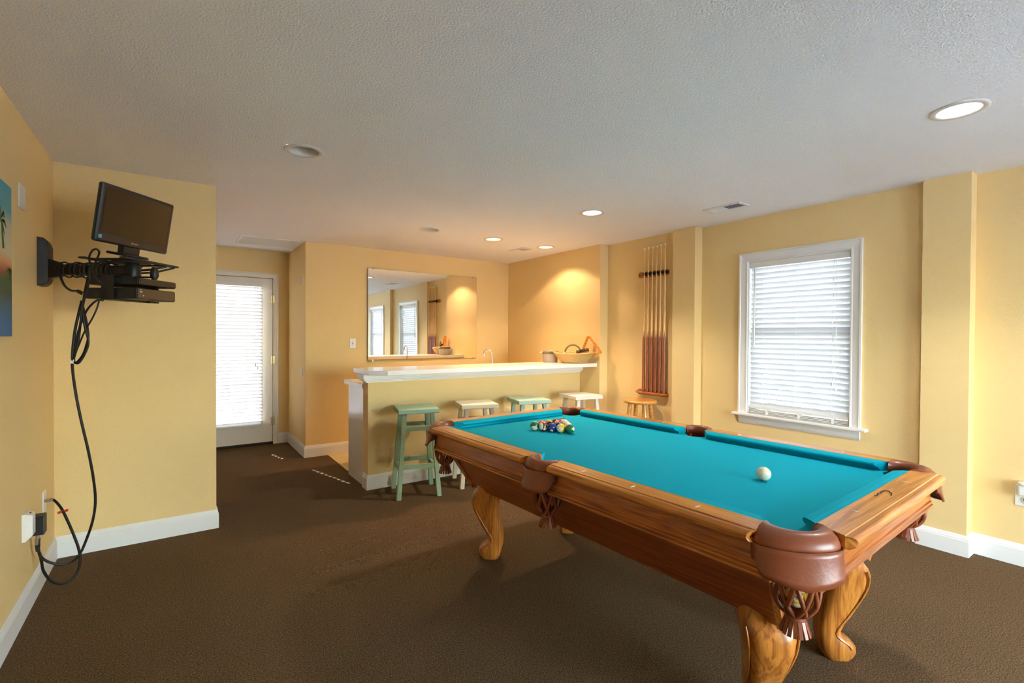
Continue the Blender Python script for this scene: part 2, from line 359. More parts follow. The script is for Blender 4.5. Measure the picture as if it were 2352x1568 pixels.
def wall(name, label, *boxes):
    m = MB()
    for b in boxes: m.box(*b)
    return struct(m.build(name, 'wall'), label, 'wall')
def wall_hole_x(x0, x1, y0, y1, oy0, oy1, oz0, oz1):
    return [(x0,x1,y0,oy0,0,H),(x0,x1,oy1,y1,0,H),(x0,x1,oy0,oy1,0,oz0),(x0,x1,oy0,oy1,oz1,H)]
LD = (-2.4, -1.55, .03, 2.10)
wall('wall_left', 'yellow painted left wall behind the television mount', (XL-.15, XL, YR-.15, LD[0], 0, H), (XL-.15, XL, LD[1], Y1+.12, 0, H), (XL-.15, XL, LD[0], LD[1], LD[3], H))
wall('wall_left_return', 'yellow wall stub beside the hallway opening', (XL, XE, Y1, Y1+.12, 0, H))
wall('wall_hall_left', 'yellow hallway wall hidden beside the door', (-.24, -.12, Y1+.12, Y3+.15, 0, H))
DX0, DX1, DZ1 = .112, 1.031, 2.10
wall('wall_hall_end', 'yellow wall around the glazed exterior door', (-.24, DX0-.01, Y3, Y3+.15, 0, H), (DX1, X2+.05, Y3, Y3+.15, 0, H), (DX0-.01, DX1, Y3, Y3+.15, DZ1, H))
wall('wall_back', 'yellow back wall of the bar carrying the mirror', (X2, 4.45, Y2, Y3+.15, 0, H))
wall('wall_right_bar', 'yellow side wall of the bar lit by a ceiling lamp', (XA, 4.45, YC, Y2, 0, H))
wall('wall_right_cues', 'yellow wall recess where the cue rack hangs', (XC, 4.45, YP2a, YC, 0, H))
wall('wall_right_far_column', 'narrow yellow pilaster between cue rack and window', (XP2, 4.45, YP2b, YP2a, 0, H))
W1 = (1.515, 2.316, .715, 2.055); W2 = (-.452, .349, .715, 2.055)
wall('wall_right_window', 'yellow wall around the blind-covered window', *wall_hole_x(XR, XR+.2, YPa, YP2b, *W1))
wall('wall_right_near_column', 'wide yellow pilaster at the right of the window', (XP, 4.45, YPb, YPa, 0, H))
wall('wall_right_near', 'yellow wall at the right edge with an outlet', *wall_hole_x(XR2, XR2+.2, YR-.15, YPb, *W2))
PD = (1.35, 3.7, .03, 2.10)
wall('wall_rear', 'yellow rear wall with a wide patio door', (XL-.15, PD[0], YR-.15, YR, 0, H), (PD[1], 4.45, YR-.15, YR, 0, H), (PD[0], PD[1], YR-.15, YR, PD[3], H))

# skirting: flat board with a moulded cap
BASE = [(0, 0), (.015, 0), (.015, .098), (.0125, .104), (.0125, .110), (.009, .117), (.007, .126), (.004, .132), (0, .132)]
def base(name, path, label): return struct(MB().sweep(path, BASE).build(name, 'trim'), label, 'baseboard')
base('baseboard_left', [(XL, LD[1]+.03), (XL, Y1), (XE, Y1), (XE, Y1+.12)], 'white moulded baseboard along left wall')
base('baseboard_back', [(1.094, Y3), (X2, Y3), (X2, Y2), (XA, Y2), (XA, YB+.6)], 'white moulded baseboard of hallway and bar back wall')
base('baseboard_right', [(XB, YB+.12), (XB, YB), (XA, YB), (XA, YC), (XC, YC), (XC, YP2a), (XP2, YP2a), (XP2, YP2b), (XR, YP2b), (XR, YPa), (XP, YPa), (XP, YPb), (XR2, YPb), (XR2, YR)], 'white moulded baseboard along bar front and right wall')

# ------------------------------------------------------------------ window, blind and door builders
def blind(name, label, loc, rz, width, top, bottom, group, holes, pitch=.0425, tilt=62, cords=(), wand=None, pull=None, smat='slat'):
    """local x along the blind, local y to the outside; slats rise towards the room"""
    t = thing(name, label, 'blind', loc, rz, group)
    MB().box(-width/2, width/2, -.03, .03, top-.05, top).build('headrail', 'white', t, bevel=.003)
    hw, a = .025, math.radians(tilt); prof = []
    for k in range(5):
        u = -1 + k/2; y, z = u*hw, .004*(1-u*u); prof.append((y*math.cos(a) + z*math.sin(a)*.6, -y*math.sin(a) + z*math.cos(a)))
    def slat_geo(holes):
        xs = sorted([-width/2, width/2] + [c + d for c in holes for d in (-.010, .010)]); vs = [(x, y, z) for x in xs for y, z in prof]; fs = []
        for i in range(len(xs) - 1):
            hole = any(abs((xs[i] + xs[i+1]) / 2 - c) < .004 for c in holes)
            for k in range(4):
                if not (hole and k in (1, 2)): fs.append((i*5+k, i*5+k+1, (i+1)*5+k+1, (i+1)*5+k)); continue
                p = prof[1 if k == 1 else 3]; q = prof[2]; m_ = (p[0] + (q[0]-p[0])*.42, p[1] + (q[1]-p[1])*.42); o = len(vs)     # lips leave only a narrow route slot
                vs += [(xs[i], *p), (xs[i+1], *p), (xs[i+1], *m_), (xs[i], *m_)]; fs.append((o, o+1, o+2, o+3))
        return MB().add(vs, fs, True)
    n = int((top - .075 - bottom - .035) / pitch); pitch = (top - .075 - bottom - .035) / n; first = None
    for i in range(n + 1):
        z = top - .075 - i*pitch
        if first is None:
            first = slat_geo(()).build('slat', smat, t, (0, 0, z)); slot = slat_geo(holes).mesh('slotted_slat'); slot.materials.append(M[smat])
        elif holes and (.31 < z < .50 or .84 < z < 1.20):      # here the cord slots are open
            shared(first, 'slat', t, (0, 0, z), (0, 0, 0)).data = slot
        else: shared(first, 'slat', t, (0, random.uniform(-.001, .001), z), (math.radians(random.uniform(-1.6, 1.6)), 0, 0))
    MB().box(-width/2, width/2, -.027, .027, bottom, bottom+.02).build('bottom_rail', 'white', t, bevel=.003)
    for c in (cords or holes):
        MB().tube([(c, -.027, bottom+.02), (c, -.027, top-.05)], .0011, 5).tube([(c, .027, bottom+.02), (c, .027, top-.05)], .0011, 5).build('ladder_cord', 'white', t)
    if wand is not None:
        MB().tube([(wand, -.045, top-.06), (wand, -.048, top-.74)], .0045, 6).tube([(wand, -.03, top-.045), (wand, -.045, top-.06)], .002, 5).build('tilt_wand', 'metal', t)
    if pull is not None:
        c = MB(); 
        for d, l in ((-.008, 1.0), (.010, 1.04)):
            c.tube([(pull+d, -.036, top-.05), (pull+d*1.3, -.042, top-l)], .0012, 5)
        c.build('pull_cord', 'metal', t)
        for d, l in ((-.008, 1.0), (.010, 1.04)): MB().lathe([(.002, 0), (.005, -.004), (.008, -.03), (.006, -.034)], 8, (pull+d*1.3, -.042, top-l)).build('tassel', 'white', t)
    return t
def window(n, X0, W, label):
    y0, y1, z0, z1 = W
    t = thing(f'window_{n}', label, 'window', (X0, (y0+y1)/2, 0)); struct(t); hw = (y1-y0)/2; c = .073
    # casing with a raised outer band and an inner bead
    m = MB()
    prof = [(0, 0), (c, 0), (c, .022), (c-.012, .022), (c-.016, .016), (.014, .012), (.008, .015), (0, .015)]
    def leg(a0, a1, ax):
        pass
    for sgn in (-1, 1):
        rings = [[(-d, sgn*(hw + o), zz + (o if zz > 1 else 0)) for o, d in prof] for zz in (z0 - .005, z1)]
        m.loft(rings, True, False)
    rings = [[(-d, s*(hw + o), z1 + o) for o, d in prof] for s in (-1, 1)]; m.loft(rings, True, False)
    m.build('casing', 'trim', t)
    MB().box(-.055, .1, -hw-c-.045, hw+c+.045, z0-.022, z0).build('sill', 'trim', t, bevel=.006)
    a = MB(); a.sweep([(-.0, hw+c-.005), (-.0, -hw-c+.005)], [(0, z0-.092), (.006, z0-.092), (.016, z0-.075), (.016, z0-.05), (.022, z0-.032), (.022, z0-.022), (0, z0-.022)]); a.build('apron', 'trim', t)
    j = MB(); j.box(.0005, .199, -hw, -hw+.008, z0, z1).box(.0005, .199, hw-.008, hw, z0, z1).box(.0005, .199, -hw+.008, hw-.008, z1-.008, z1).box(.1, .199, -hw+.008, hw-.008, z0, z0+.006); j.build('jamb', 'trim', t)
    zm = (z0 + z1) / 2 + .03
    for nm, xa, za, zb in (('lower_sash', .085, z0, zm+.02), ('upper_sash', .12, zm-.02, z1)):
        s = MB(); f = .045
        s.box(xa, xa+.03, -hw, -hw+f, za, zb).box(xa, xa+.03, hw-f, hw, za, zb).box(xa, xa+.03, -hw+f, hw-f, za, za+f).box(xa, xa+.03, -hw+f, hw-f, zb-f, zb)
        so = s.build(nm, 'frame', t); MB().box(xa+.012, xa+.017, -hw+f, hw-f, za+f, zb-f).build('pane', 'pane', so)
    return t
window(1, XR, W1, 'white cased double-hung window between the two yellow pilasters')
window(2, XR2, W2, 'white cased double-hung window right of the near pilaster')
blind('window_blind', 'white slatted blind hanging in the window beside the pool table', (XR+.036, (W1[0]+W1[1])/2, 0), -PI/2, W1[1]-W1[0]-.026, W1[3]-.009, W1[2]+.045, 'white slatted blinds',
      (), cords=(-.27, 0., .27), wand=-.335, pull=.29)
blind('window_blind', 'white slatted blind in the near window seen only in the mirror', (XR2+.036, (W2[0]+W2[1])/2, 0), -PI/2, W2[1]-W2[0]-.026, W2[3]-.009, W2[2]+.045, 'white slatted blinds',
      (), cords=(-.27, 0., .27), wand=-.335, pull=.29)
# stack of spare slats resting under the bottom rail of the first blind
sb = thing('spare_slat_stack', 'bundle of spare blind slats resting on the window sill', 'blind slats', (XR+.036, (W1[0]+W1[1])/2, W1[2]), -PI/2)
for i in range(4): MB().box(-.385, .385, -.025, .025, 0, .006).build('slat', 'white', sb, (0, random.uniform(-.003, .003), .001 + i*.0105))
for cx_ in (-.24, .02, .27): MB().box(cx_, cx_+.015, -.03, .03, 0, .043).build('clip', 'white', sb)

# glazed exterior door at the end of the hallway
d = thing('door_1', 'cream exterior door with a full glass lite', 'door', (0, Y3, 0)); struct(d)
LX0, LX1, LZ0, LZ1 = .235, .884, .262, 1.985
MB().box(DX0, LX0, .004, .048, .03, DZ1-.006).box(LX1, 1.026, .004, .048, .03, DZ1-.006).box(LX0, LX1, .004, .048, .03, LZ0).box(LX0, LX1, .004, .048, LZ1, DZ1-.006).build('door_slab', 'door', d)
MB().box(LX0, LX1, .022, .028, LZ0, LZ1).build('pane', 'panedim', d)  # tint added to hold down the sun coming through the door
b = MB(); q = .022
for x0, x1, z0, z1 in ((LX0-q, LX0, LZ0-q, LZ1+q), (LX1, LX1+q, LZ0-q, LZ1+q), (LX0, LX1, LZ0-q, LZ0), (LX0, LX1, LZ1, LZ1+q)): b.box(x0, x1, -.006, .004, z0, z1)
b.build('lite_frame', 'door', d, bevel=.003)
MB().box(DX0-.01, DX1, -.01, .15, 0, .022).build('threshold', 'dark', d)
MB().box(DX0, 1.026, -.004, .05, .022, .032).build('door_sweep', 'black', d)
for z in (1.838, 1.069, .292):
    h = MB().tube([(1.0295, -.006, z-.05), (1.0295, -.006, z+.05)], .007, 8).box(1.006, 1.029, -.001, .004, z-.048, z+.048).box(1.030, 1.05, -.016, -.0145, z-.048, z+.048); h.build('hinge', 'brass', d)
k = MB().lathe([(.028, 0), (.028, .006), (.012, .01), (.011, .035), (.026, .045), (.028, .06), (.018, .07)], 16); k.build('knob', 'brass', d, (.17, 0, .95), (PI/2, 0, 0))
CAS = [(0, 0), (.062, 0), (.062, .018), (.05, .018), (.046, .013), (.01, .010), (0, .012)]
c = MB()
for s, xx in ((-1, DX0-.012), (1, DX1)):
    c.loft([[(xx + s*o, Y3 - dd, zz + (o if zz > 1 else 0)) for o, dd in CAS] for zz in (0, DZ1)], True, False)
c.loft([[(xx + s*o, Y3 - dd, DZ1 + o) for o, dd in CAS] for s, xx in ((-1, DX0-.012), (1, DX1))], True, False)
struct(c.build('trim_1', 'door'), 'cream casing around the exterior door', 'trim')
struct(MB().box(DX0-.012, DX0-.002, Y3, Y3+.15, 0, DZ1).box(DX1-.020, DX1, Y3+.050, Y3+.15, 0, DZ1).box(DX0-.002, DX1-.02, Y3+.050, Y3+.15, DZ1-.022, DZ1).box(DX0-.002, DX0+.018, Y3+.050, Y3+.15, 0, DZ1-.022).build('trim_2', 'door'), 'cream jamb of the exterior door', 'trim')
blind('door_blind', 'white slatted blind mounted on the hallway door', ((.20+.903)/2, Y3-.034, 0), 0, .71, 2.03, .255, 'white slatted blinds',
      (.2205,), cords=(-.2205, 0., .2205), pull=.285, smat='slatdim')

# two patio doors behind the camera; the left one added for its light
def patio(n, label, loc, rz, width, z0, z1):
    p = thing(f'door_{n}', label, 'door', loc, rz); struct(p); h_ = width/2; f = .06
    for a, b_, yy in ((-h_, .03, -.02), (-.03, h_, .02)):
        fo = MB().box(a, a+f, yy-.018, yy+.018, z0, z1).box(b_-f, b_, yy-.018, yy+.018, z0, z1).box(a+f, b_-f, yy-.018, yy+.018, z0, z0+.09).box(a+f, b_-f, yy-.018, yy+.018, z1-f, z1).build('door_leaf', 'frame', p)
        MB().box(a+f, b_-f, yy-.003, yy+.003, z0+.09, z1-f).build('pane', 'pane', fo)
    MB().box(-h_, h_, -.07, .07, 0, z0).build('track', 'metal', p)
patio(2, 'wide sliding glass patio door in the rear wall', ((PD[0]+PD[1])/2, YR-.075, 0), 0, PD[1]-PD[0], PD[2], PD[3])
patio(3, 'unseen sliding glass door added in the left wall to light the right wall', (XL-.075, (LD[0]+LD[1])/2, 0), PI/2, LD[1]-LD[0], LD[2], LD[3])

# outdoors
struct(MB().box(-40, 44, -40, 47, -.35, -.15).build('ground_outside', 'bounce_ground'), 'unseen pale ground coloured to bounce daylight into the house', 'ground')  # unseen ground, coloured pale to bounce daylight up to the ceiling
def hedge(loc, sx, sy, sz, label, seed):
    rnd = random.Random(seed); t = thing('hedge', label, 'hedge', loc, 0, 'hedges outside the windows'); m = MB()
    for i in range(420):
        a = Vector((rnd.uniform(-sx, sx), rnd.uniform(-sy, sy), rnd.uniform(0, sz))); dv = Vector((rnd.gauss(0,1), rnd.gauss(0,1), rnd.gauss(0,1))).normalized()*.14; e = dv.cross(Vector((rnd.gauss(0,1), rnd.gauss(0,1), 1))).normalized()*.07
        m.add([a-dv, a+e, a+dv, a-e], [(0,1,2,3)])
    tag(m.build('foliage', 'hedge', t), kind='stuff')
    s = MB()
    for i in range(5): s.tube([(-sx+.2+i*(2*sx-.4)/4, 0, -.2), (-sx+.2+i*(2*sx-.4)/4, 0, sz*.7)], .03, 6)
    s.build('stems', 'dark', t)
hedge((7.6, 2.2, 0), .5, 1.5, 1.15, 'leafy green hedge outside the window beside the pool table', 1)

# ------------------------------------------------------------------ ceiling fittings
def downlight(x, y, lit, label, col=(1, .9, .78), power=40., angle=118, blend=.55):
    t = thing('recessed_downlight', label, 'ceiling light', (x, y, H), 0, 'recessed ceiling downlights')
    MB().lathe([(.080, .001), (.106, .001), (.107, -.003), (.100, -.0065), (.083, -.0065), (.078, -.003), (.078, .001)], 36, cap=False).build('trim_ring', 'can', t)
    MB().lathe([(.081, 0), (.076, .012), (.074, .05), (.070, .10), (.001, .101)], 32, cap=False).build('baffle', 'can', t)
    if lit:
        MB().lathe([(.001, .008), (.045, .009), (.074, .014)], 32, cap=False).build('lens', emit_mat('lit_lens', (*col, 1), 6.), t)
        l = bpy.data.lights.new('lamp', 'SPOT'); l.energy = power*LAMP; l.color = col; l.spot_size = math.radians(angle); l.spot_blend = blend; l.shadow_soft_size = .065
        o = bpy.data.objects.new('lamp', l); COL.objects.link(o); o.parent = t; o.location = (0, 0, -.012)
    else:
        MB().lathe([(.001, .022), (.030, .026), (.046, .040), (.048, .052), (.030, .085), (.018, .10)], 28).build('bulb', 'bulb', t)
WARM, NEU, DAY = (1, .63, .33), (1, .88, .74), (1, .96, .92)
downlight(*LIGHTS[0], True, 'lit downlight over the far end of the pool table', NEU, 62)
downlight(*LIGHTS[1], True, 'lit warm downlight over the middle of the bar', WARM, 78)
downlight(*LIGHTS[2], True, 'lit warm downlight beside the bar side wall', (1, .71, .46), 21, 126, .22)
downlight(*LIGHTS[3], True, 'large bright downlight at the right, nearest the camera', DAY, 42)
downlight(*LIGHTS[4], False, 'unlit downlight with a visible bulb above the open carpet')
downlight(*LIGHTS[5], False, 'small unlit downlight left of the two warm bar lamps')
downlight(*LIGHTS[6], True, 'added unseen downlight behind the camera, continuing the lit row', DAY, 42)  # unseen lamp added for more light in the room

def vent(name, label, x0, x1, y0, y1, nslat, split):
    t = thing(name, label, 'vent', ((x0+x1)/2, (y0+y1)/2, H)); a, b_ = (x1-x0)/2, (y1-y0)/2; f = .024
    MB().box(-a, a, -b_, -b_+f, -.008, 0).box(-a, a, b_-f, b_, -.008, 0).box(-a, -a+f, -b_+f, b_-f, -.008, 0).box(a-f, a, -b_+f, b_-f, -.008, 0).build('frame', 'trim', t, bevel=.003)
    MB().box(-a+f, a-f, -b_+f, b_-f, -.0012, -.0004).build('duct_shade', 'ventshade', t)  # dark sheet stands in for the shade inside the duct
    first = None
    for i in range(nslat):
        if split == 'y':
            p0 = -b_+f + (i+.5)*(2*b_-2*f)/nslat; tl = -.5 if p0 > 0 else .5
            if first is None: first = MB().obox((0, 0, 0), (a-f, 0, 0), (0, .0075, 0), (0, 0, .0007)).build('louver', 'trim', t, (0, p0, -.0065), (tl, 0, 0))
            else: shared(first, 'louver', t, (0, p0, -.0065), (tl, 0, 0))
        else:
            p0 = -a+f + (i+.5)*(2*a-2*f)/nslat
            if first is None: first = MB().obox((0, 0, 0), (.0075, 0, 0), (0, b_-f, 0), (0, 0, .0007)).build('louver', 'trim', t, (p0, 0, -.0065), (0, .35, 0))
            else: shared(first, 'louver', t, (p0, 0, -.0065), (0, .35, 0))
    for s in (-1, 1): MB().lathe([(.004, -.0095), (.004, -.008)], 8).build('screw', 'metal', t, (0, s*(b_-.012), 0))
vent('ceiling_vent', 'white ceiling air register near the window wall', 3.595, 3.755, 2.07, 2.39, 16, 'y')
vent('ceiling_vent', 'white ceiling air register over the bar alcove', 3.39, 3.545, 4.635, 4.925, 14, 'y')
vent('return_grille', 'large white return air grille on the hallway ceiling', .58, 1.165, 5.82, 6.345, 30, 'x')

# ------------------------------------------------------------------ pool table
T = thing('pool_table', 'golden oak pool table with teal cloth, leather pockets and cabriole legs', 'pool table', (1.9988, 1.7267, 0), .0434)
HX, HY, ZR, ZB = .585, 1.055, .831, .790
def arc_prof(cx, cz, r, a0, a1, n=6): return [(cx + r*math.cos(math.radians(a0 + (a1-a0)*i/n)), cz + r*math.sin(math.radians(a0 + (a1-a0)*i/n))) for i in range(n + 1)]
RAIL = [(0, .800), (0, ZR), (.084, ZR), (.0855, ZR-.003), (.088, ZR-.003)] + arc_prof(.096, .812, .0165, 75, -55, 8) + [(.100, .796), (.092, .793), (.084, .793), (.080, .788), (.074, .786), (.066, .786), (.02, .790)]
APRON = [(.030, .786), (.062, .786), (.062, .782), (.057, .778), (.057, .712), (.062, .709), (.064, .704), (.062, .699), (.066, .696), (.067, .690), (.063, .684), (.056, .681), (.030, .681)]
CUSH = [(0, .797), (0, ZR-.001), (-.020, ZR-.001), (-.047, ZR-.004), (-.054, ZR-.009), (-.055, ZR-.014), (-.050, ZR-.019), (-.034, .803), (-.030, .7905), (-.004, .7905)]
def lerp_end(a, b, d0, d1): return lambda d: a + (b - a) * max(0, min(1, (d - d0) / (d1 - d0)))
def long_piece(prof, s, e0, e1): return MB().loft([[(s*(HX + d), e(d), z) for d, z in prof] for e in (e0, e1)], True, False)
def short_piece(prof, s, e0, e1): return MB().loft([[(e(d), s*(HY + d), z) for d, z in prof] for e in (e0, e1)], True, False)
sg = lambda k, f: (lambda d: k * f(d))
for s in (-1, 1):
    for h in (-1, 1):
        long_piece(RAIL, s, sg(h, lerp_end(.064, .092, 0, .10)), sg(h, lambda d: .955 + .012*min(1, d/.06) - (.0 if d < .085 else .014*((d-.085)/.028)**2))).build('rail', 'oaky', T)
        long_piece(CUSH, s, sg(h, lerp_end(.108, .064, -.055, 0)), sg(h, lerp_end(.914, .955, -.055, 0))).build('cushion', 'felt', T)
        long_piece(APRON, s, sg(h, lerp_end(.05, .05, 0, 1)), sg(h, lerp_end(1.0, 1.0, 0, 1))).build('apron', 'aprony', T)
    short_piece(RAIL, s, lambda d: -.480 - .030*min(1, d/.07) + (.0 if d < .085 else .018*((d-.085)/.028)**2), lambda d: .480 + .030*min(1, d/.07) - (.0 if d < .085 else .018*((d-.085)/.028)**2)).build('rail', 'oakx', T)
    short_piece(CUSH, s, lerp_end(-.434, -.478, -.055, 0), lerp_end(.434, .478, -.055, 0)).build('cushion', 'felt', T)
    short_piece(APRON, s, lerp_end(-.53, -.53, 0, 1), lerp_end(.53, .53, 0, 1)).build('apron', 'apronx', T)
# cloth-covered bed with the six pocket cut-outs
def arcp(c, r, a0, a1, n=16): return [(c[0] + r*math.cos(math.radians(a0 + (a1-a0)*i/n)), c[1] + r*math.sin(math.radians(a0 + (a1-a0)*i/n))) for i in range(n + 1)]
qc = arcp((.535, 1.015), .066, -10, -213); qs = arcp((.605, 0), .062, -94.6, -265.4)
poly = qc + [(-x, y) for x, y in reversed(qc)] + [(-x, -y) for x, y in qs] + [(-x, -y) for x, y in qc] + [(x, -y) for x, y in reversed(qc)] + qs
# walk: top right, top left, left side, bottom left, bottom right, right side
MB().prism(poly, ZB - .03, ZB).build('bed_cloth', 'felt', T)
MB().box(-.5, .5, -.95, .95, .69, .759).build('slate_frame', 'bodyx', T)
# sloping cabinet below the apron
bt, bb, zt, zb_ = (.575, .965), (.405, .925), .70, .43
def slab(a, b, c, d_, n, th): 
    n = Vector(n) * th; q = [Vector(p) for p in (a, b, c, d_)]
    return MB().add(q + [p - n for p in q], [(0,1,2,3),(7,6,5,4),(0,4,5,1),(1,5,6,2),(2,6,7,3),(3,7,4,0)])
for s in (-1, 1):
    slab((s*bt[0], -bt[1], zt), (s*bt[0], bt[1], zt), (s*bb[0], bb[1], zb_), (s*bb[0], -bb[1], zb_), (s*.84, 0, -.54), .02).build('side_panel', 'body', T)
    slab((-bt[0], s*bt[1], zt), (bt[0], s*bt[1], zt), (bb[0], s*bb[1], zb_), (-bb[0], s*bb[1], zb_), (0, s, -.15), .02).build('end_panel', 'bodyx', T)
for sx in (-1, 1):
    for sy in (-1, 1):
        MB().beam((sx*(bt[0]+.001), sy*(bt[1]+.003), zt), (sx*(bb[0]+.001), sy*(bb[1]+.003), zb_+.001), .02, .02).build('corner_post', 'oakz', T)
MB().box(-bb[0]+.01, bb[0]-.01, -bb[1]+.01, bb[1]-.01, zb_+.003, zb_+.02).build('bottom_board', 'body', T)
# cabriole legs
LEG = [(.47, .075, -.09, .085), (.43, .088, -.085, .088), (.405, .108, -.08, .086), (.375, .119, -.070, .082), (.335, .116, -.055, .077), (.30, .104, -.055, .072), (.26, .086, -.062, .066), (.22, .064, -.070, .061), (.185, .044, -.076, .057), (.15, .020, -.081, .054),
       (.122, .008, -.082, .052), (.105, .014, -.082, .053), (.09, .032, -.080, .055), (.075, .056, -.078, .057), (.058, .069, -.074, .058), (.035, .070, -.068, .058), (.014, .060, -.060, .054), (0, .046, -.052, .048)]
def leg_mesh():
    m = MB(); rings = []; n = 28
    for z, ro, ri, hw in LEG:
        c, a = (ro + ri) / 2, (ro - ri) / 2; rg = []
        for k in range(n):
            t = 2*PI*k/n; cx, sx = math.cos(t), math.sin(t); e = .62
            rg.append((c + a*math.copysign(abs(cx)**e, cx), hw*math.copysign(abs(sx)**e, sx), z))
        rings.append(rg)
    m.loft(rings[::-1], True, True); return m
leg0 = None
for sx in (-1, 1):
    for sy in (-1, 1):
        ang = math.atan2(sy, sx)
        if leg0 is None: lg = leg0 = leg_mesh().build('leg', 'oakz', T, (sx*.335, sy*.838, 0), (0, 0, ang))
        else: lg = shared(leg0, 'leg', T, (sx*.335, sy*.838, 0), (0, 0, ang))
        for k in (-1, 1):     # carved bead that follows the curve of the leg
            pts = [(ro - .030, k*(hw*.985), z) for z, ro, ri, hw in LEG[2:15]]
            MB().tube(smooth_path(pts, 3), .004, 6).build('carved_bead', 'oakz', lg)
# pockets
def pocket(px, py, phi, ci, ri, si, co, oa, ob, so, flap_half):
    """phi: outward direction; inner arc by centre, radius, half span; outer half-ellipse by centre, half width, depth, half span"""
    dg, pp = Vector((math.cos(phi), math.sin(phi), 0)), Vector((-math.sin(phi), math.cos(phi), 0)); OC = Vector((co[0], co[1], 0))
    n = 26; rings = []
    for i in range(n + 1):
        t = -1 + 2*i/n; ai = phi + math.radians(si)*t
        I = Vector((ci[0] + ri*math.cos(ai), ci[1] + ri*math.sin(ai), 0)); th = math.radians(so)*t; O = OC + dg*(ob*math.cos(th)) + pp*(oa*math.sin(th))
        Z = lambda p, z: Vector((p.x, p.y, z)); L = lambda f, z: Z(I.lerp(O, f), z)
        rings.append([L(0, .762), L(0, .815), L(.05, .828), L(.2, .836), L(.42, .838), L(.68, .833), L(.9, .820), L(1., .804), L(1., .792), L(.9, .784), L(.3, .775)])
    c = MB().loft(rings, True, True).build('pocket_collar', 'leather', T)
    # hanging leather shield
    m = MB(); cols = []
    for i in range(33):
        t = -1 + 2*i/32; th = math.radians(flap_half)*t; at = abs(t)
        if at > .84: zb = .750
        elif at > .70: zb = .716 + .018*((at-.70)/.14)**2
        else: zb = .712 - .016*max(0, 1 - at/.55)
        col = []
        for k in range(7):
            f = k/6; z = .796 + (zb - .796)*f; bo = (.004*f + .011*f*f)*(1 if at < .84 else .4); q = OC + dg*((ob+.003)*math.cos(th) + bo) + pp*((oa+.003)*math.sin(th)); col.append((q.x, q.y, z))
        cols.append(col)
    vs = [p for cl in cols for p in cl]; fs = [(i*7+k, (i+1)*7+k, (i+1)*7+k+1, i*7+k+1) for i in range(32) for k in range(6)]
    fl = m.add(vs, fs, True).build('pocket_shield', 'leather', c); so_ = fl.modifiers.new('thick', 'SOLIDIFY'); so_.thickness = .005; so_.offset = 1
    edge = MB().tube([(cl[-1][0], cl[-1][1], cl[-1][2] + .001) for cl in cols], .0035, 6); edge.build('shield_piping', 'leather', c)
    # open leather net
    prof = [(.056, .765), (.058, .73), (.060, .69), (.060, .65), (.056, .618), (.044, .595), (.026, .580)]
    def r_at(f):
        x = f*(len(prof)-1); i = min(int(x), len(prof)-2); u = x - i; return prof[i][0]*(1-u) + prof[i+1][0]*u, prof[i][1]*(1-u) + prof[i+1][1]*u
    nt_ = MB(); NS = 8
    for sgn in (-1, 1):
        for j in range(NS):
            pts = []
            for i in range(15):
                f = i/14; r, z = r_at(f); a = 2*PI*j/NS + sgn*f*1.15; pts.append((px + r*math.cos(a), py + r*math.sin(a), z))
            nt_.tube(pts, .0075, 6)
    for f in (0., 1.):
        r, z = r_at(f); nt_.tube([(px + r*math.cos(2*PI*k/20), py + r*math.sin(2*PI*k/20), z) for k in range(20)], .0055, 5, closed=True)
    nt_.build('net', 'leather', c)
    ts = MB().lathe([(.024, .584), (.027, .576), (.025, .568), (.028, .560)], 18, (px, py, 0))
    for k in range(16):
        a = 2*PI*k/16; q = Vector((math.cos(a), math.sin(a), 0)); tn = Vector((-q.y, q.x, 0)); p0 = Vector((px, py, .564)) + q*.026; p1 = Vector((px, py, .522)) + q*.040
        ts.obox((p0+p1)/2, (p1-p0)/2, tn*.0052, q*.0022)
    ts.build('tassel', 'leather', c)
for sx in (-1, 1):
    for sy in (-1, 1):
        pocket(sx*.552, sy*1.03, math.atan2(sy, sx), (sx*.530, sy*1.010), .062, 102, (sx*.588, sy*1.043), .116, .060, 88, 86)
    pocket(sx*.605, 0, 0 if sx > 0 else PI, (sx*.600, 0), .060, 96, (sx*.630, 0), .096, .076, 84, 80)
# inlaid sights
dia = None
def sight(x, y, rz):
    global dia
    if dia is None: dia = MB().prism([(-.016, 0), (0, -.0045), (.016, 0), (0, .0045)], -.0005, .0005).build('sight', 'pearl', T, (x, y, ZR+.0003), (0, 0, rz))
    else: shared(dia, 'sight', T, (x, y, ZR+.0003), (0, 0, rz))
for s in (-1, 1):
    for h in (-1, 1):
        for y in (.25, .50, .762): sight(s*(HX+.045), h*y, 0)
    for x in ((-.265, 0, .265) if s > 0 else (-.265, .265)): sight(x, s*(HY+.038), PI/2)
ck = MB(); cp = [(-.038, -1.076, 0), (-.022, -1.080, 0), (.006, -1.074, 0), (.018, -1.079, 0), (.040, -1.075, 0), (.060, -1.077, 0), (.072, -1.090, 0), (.058, -1.094, 0), (.050, -1.103, 0), (.030, -1.106, 0), (.016, -1.110, 0)]
ck.tube([(x, y, ZR+.0002) for x, y, _ in cp], .0022, 5).build('chipped_veneer', 'dark', T)

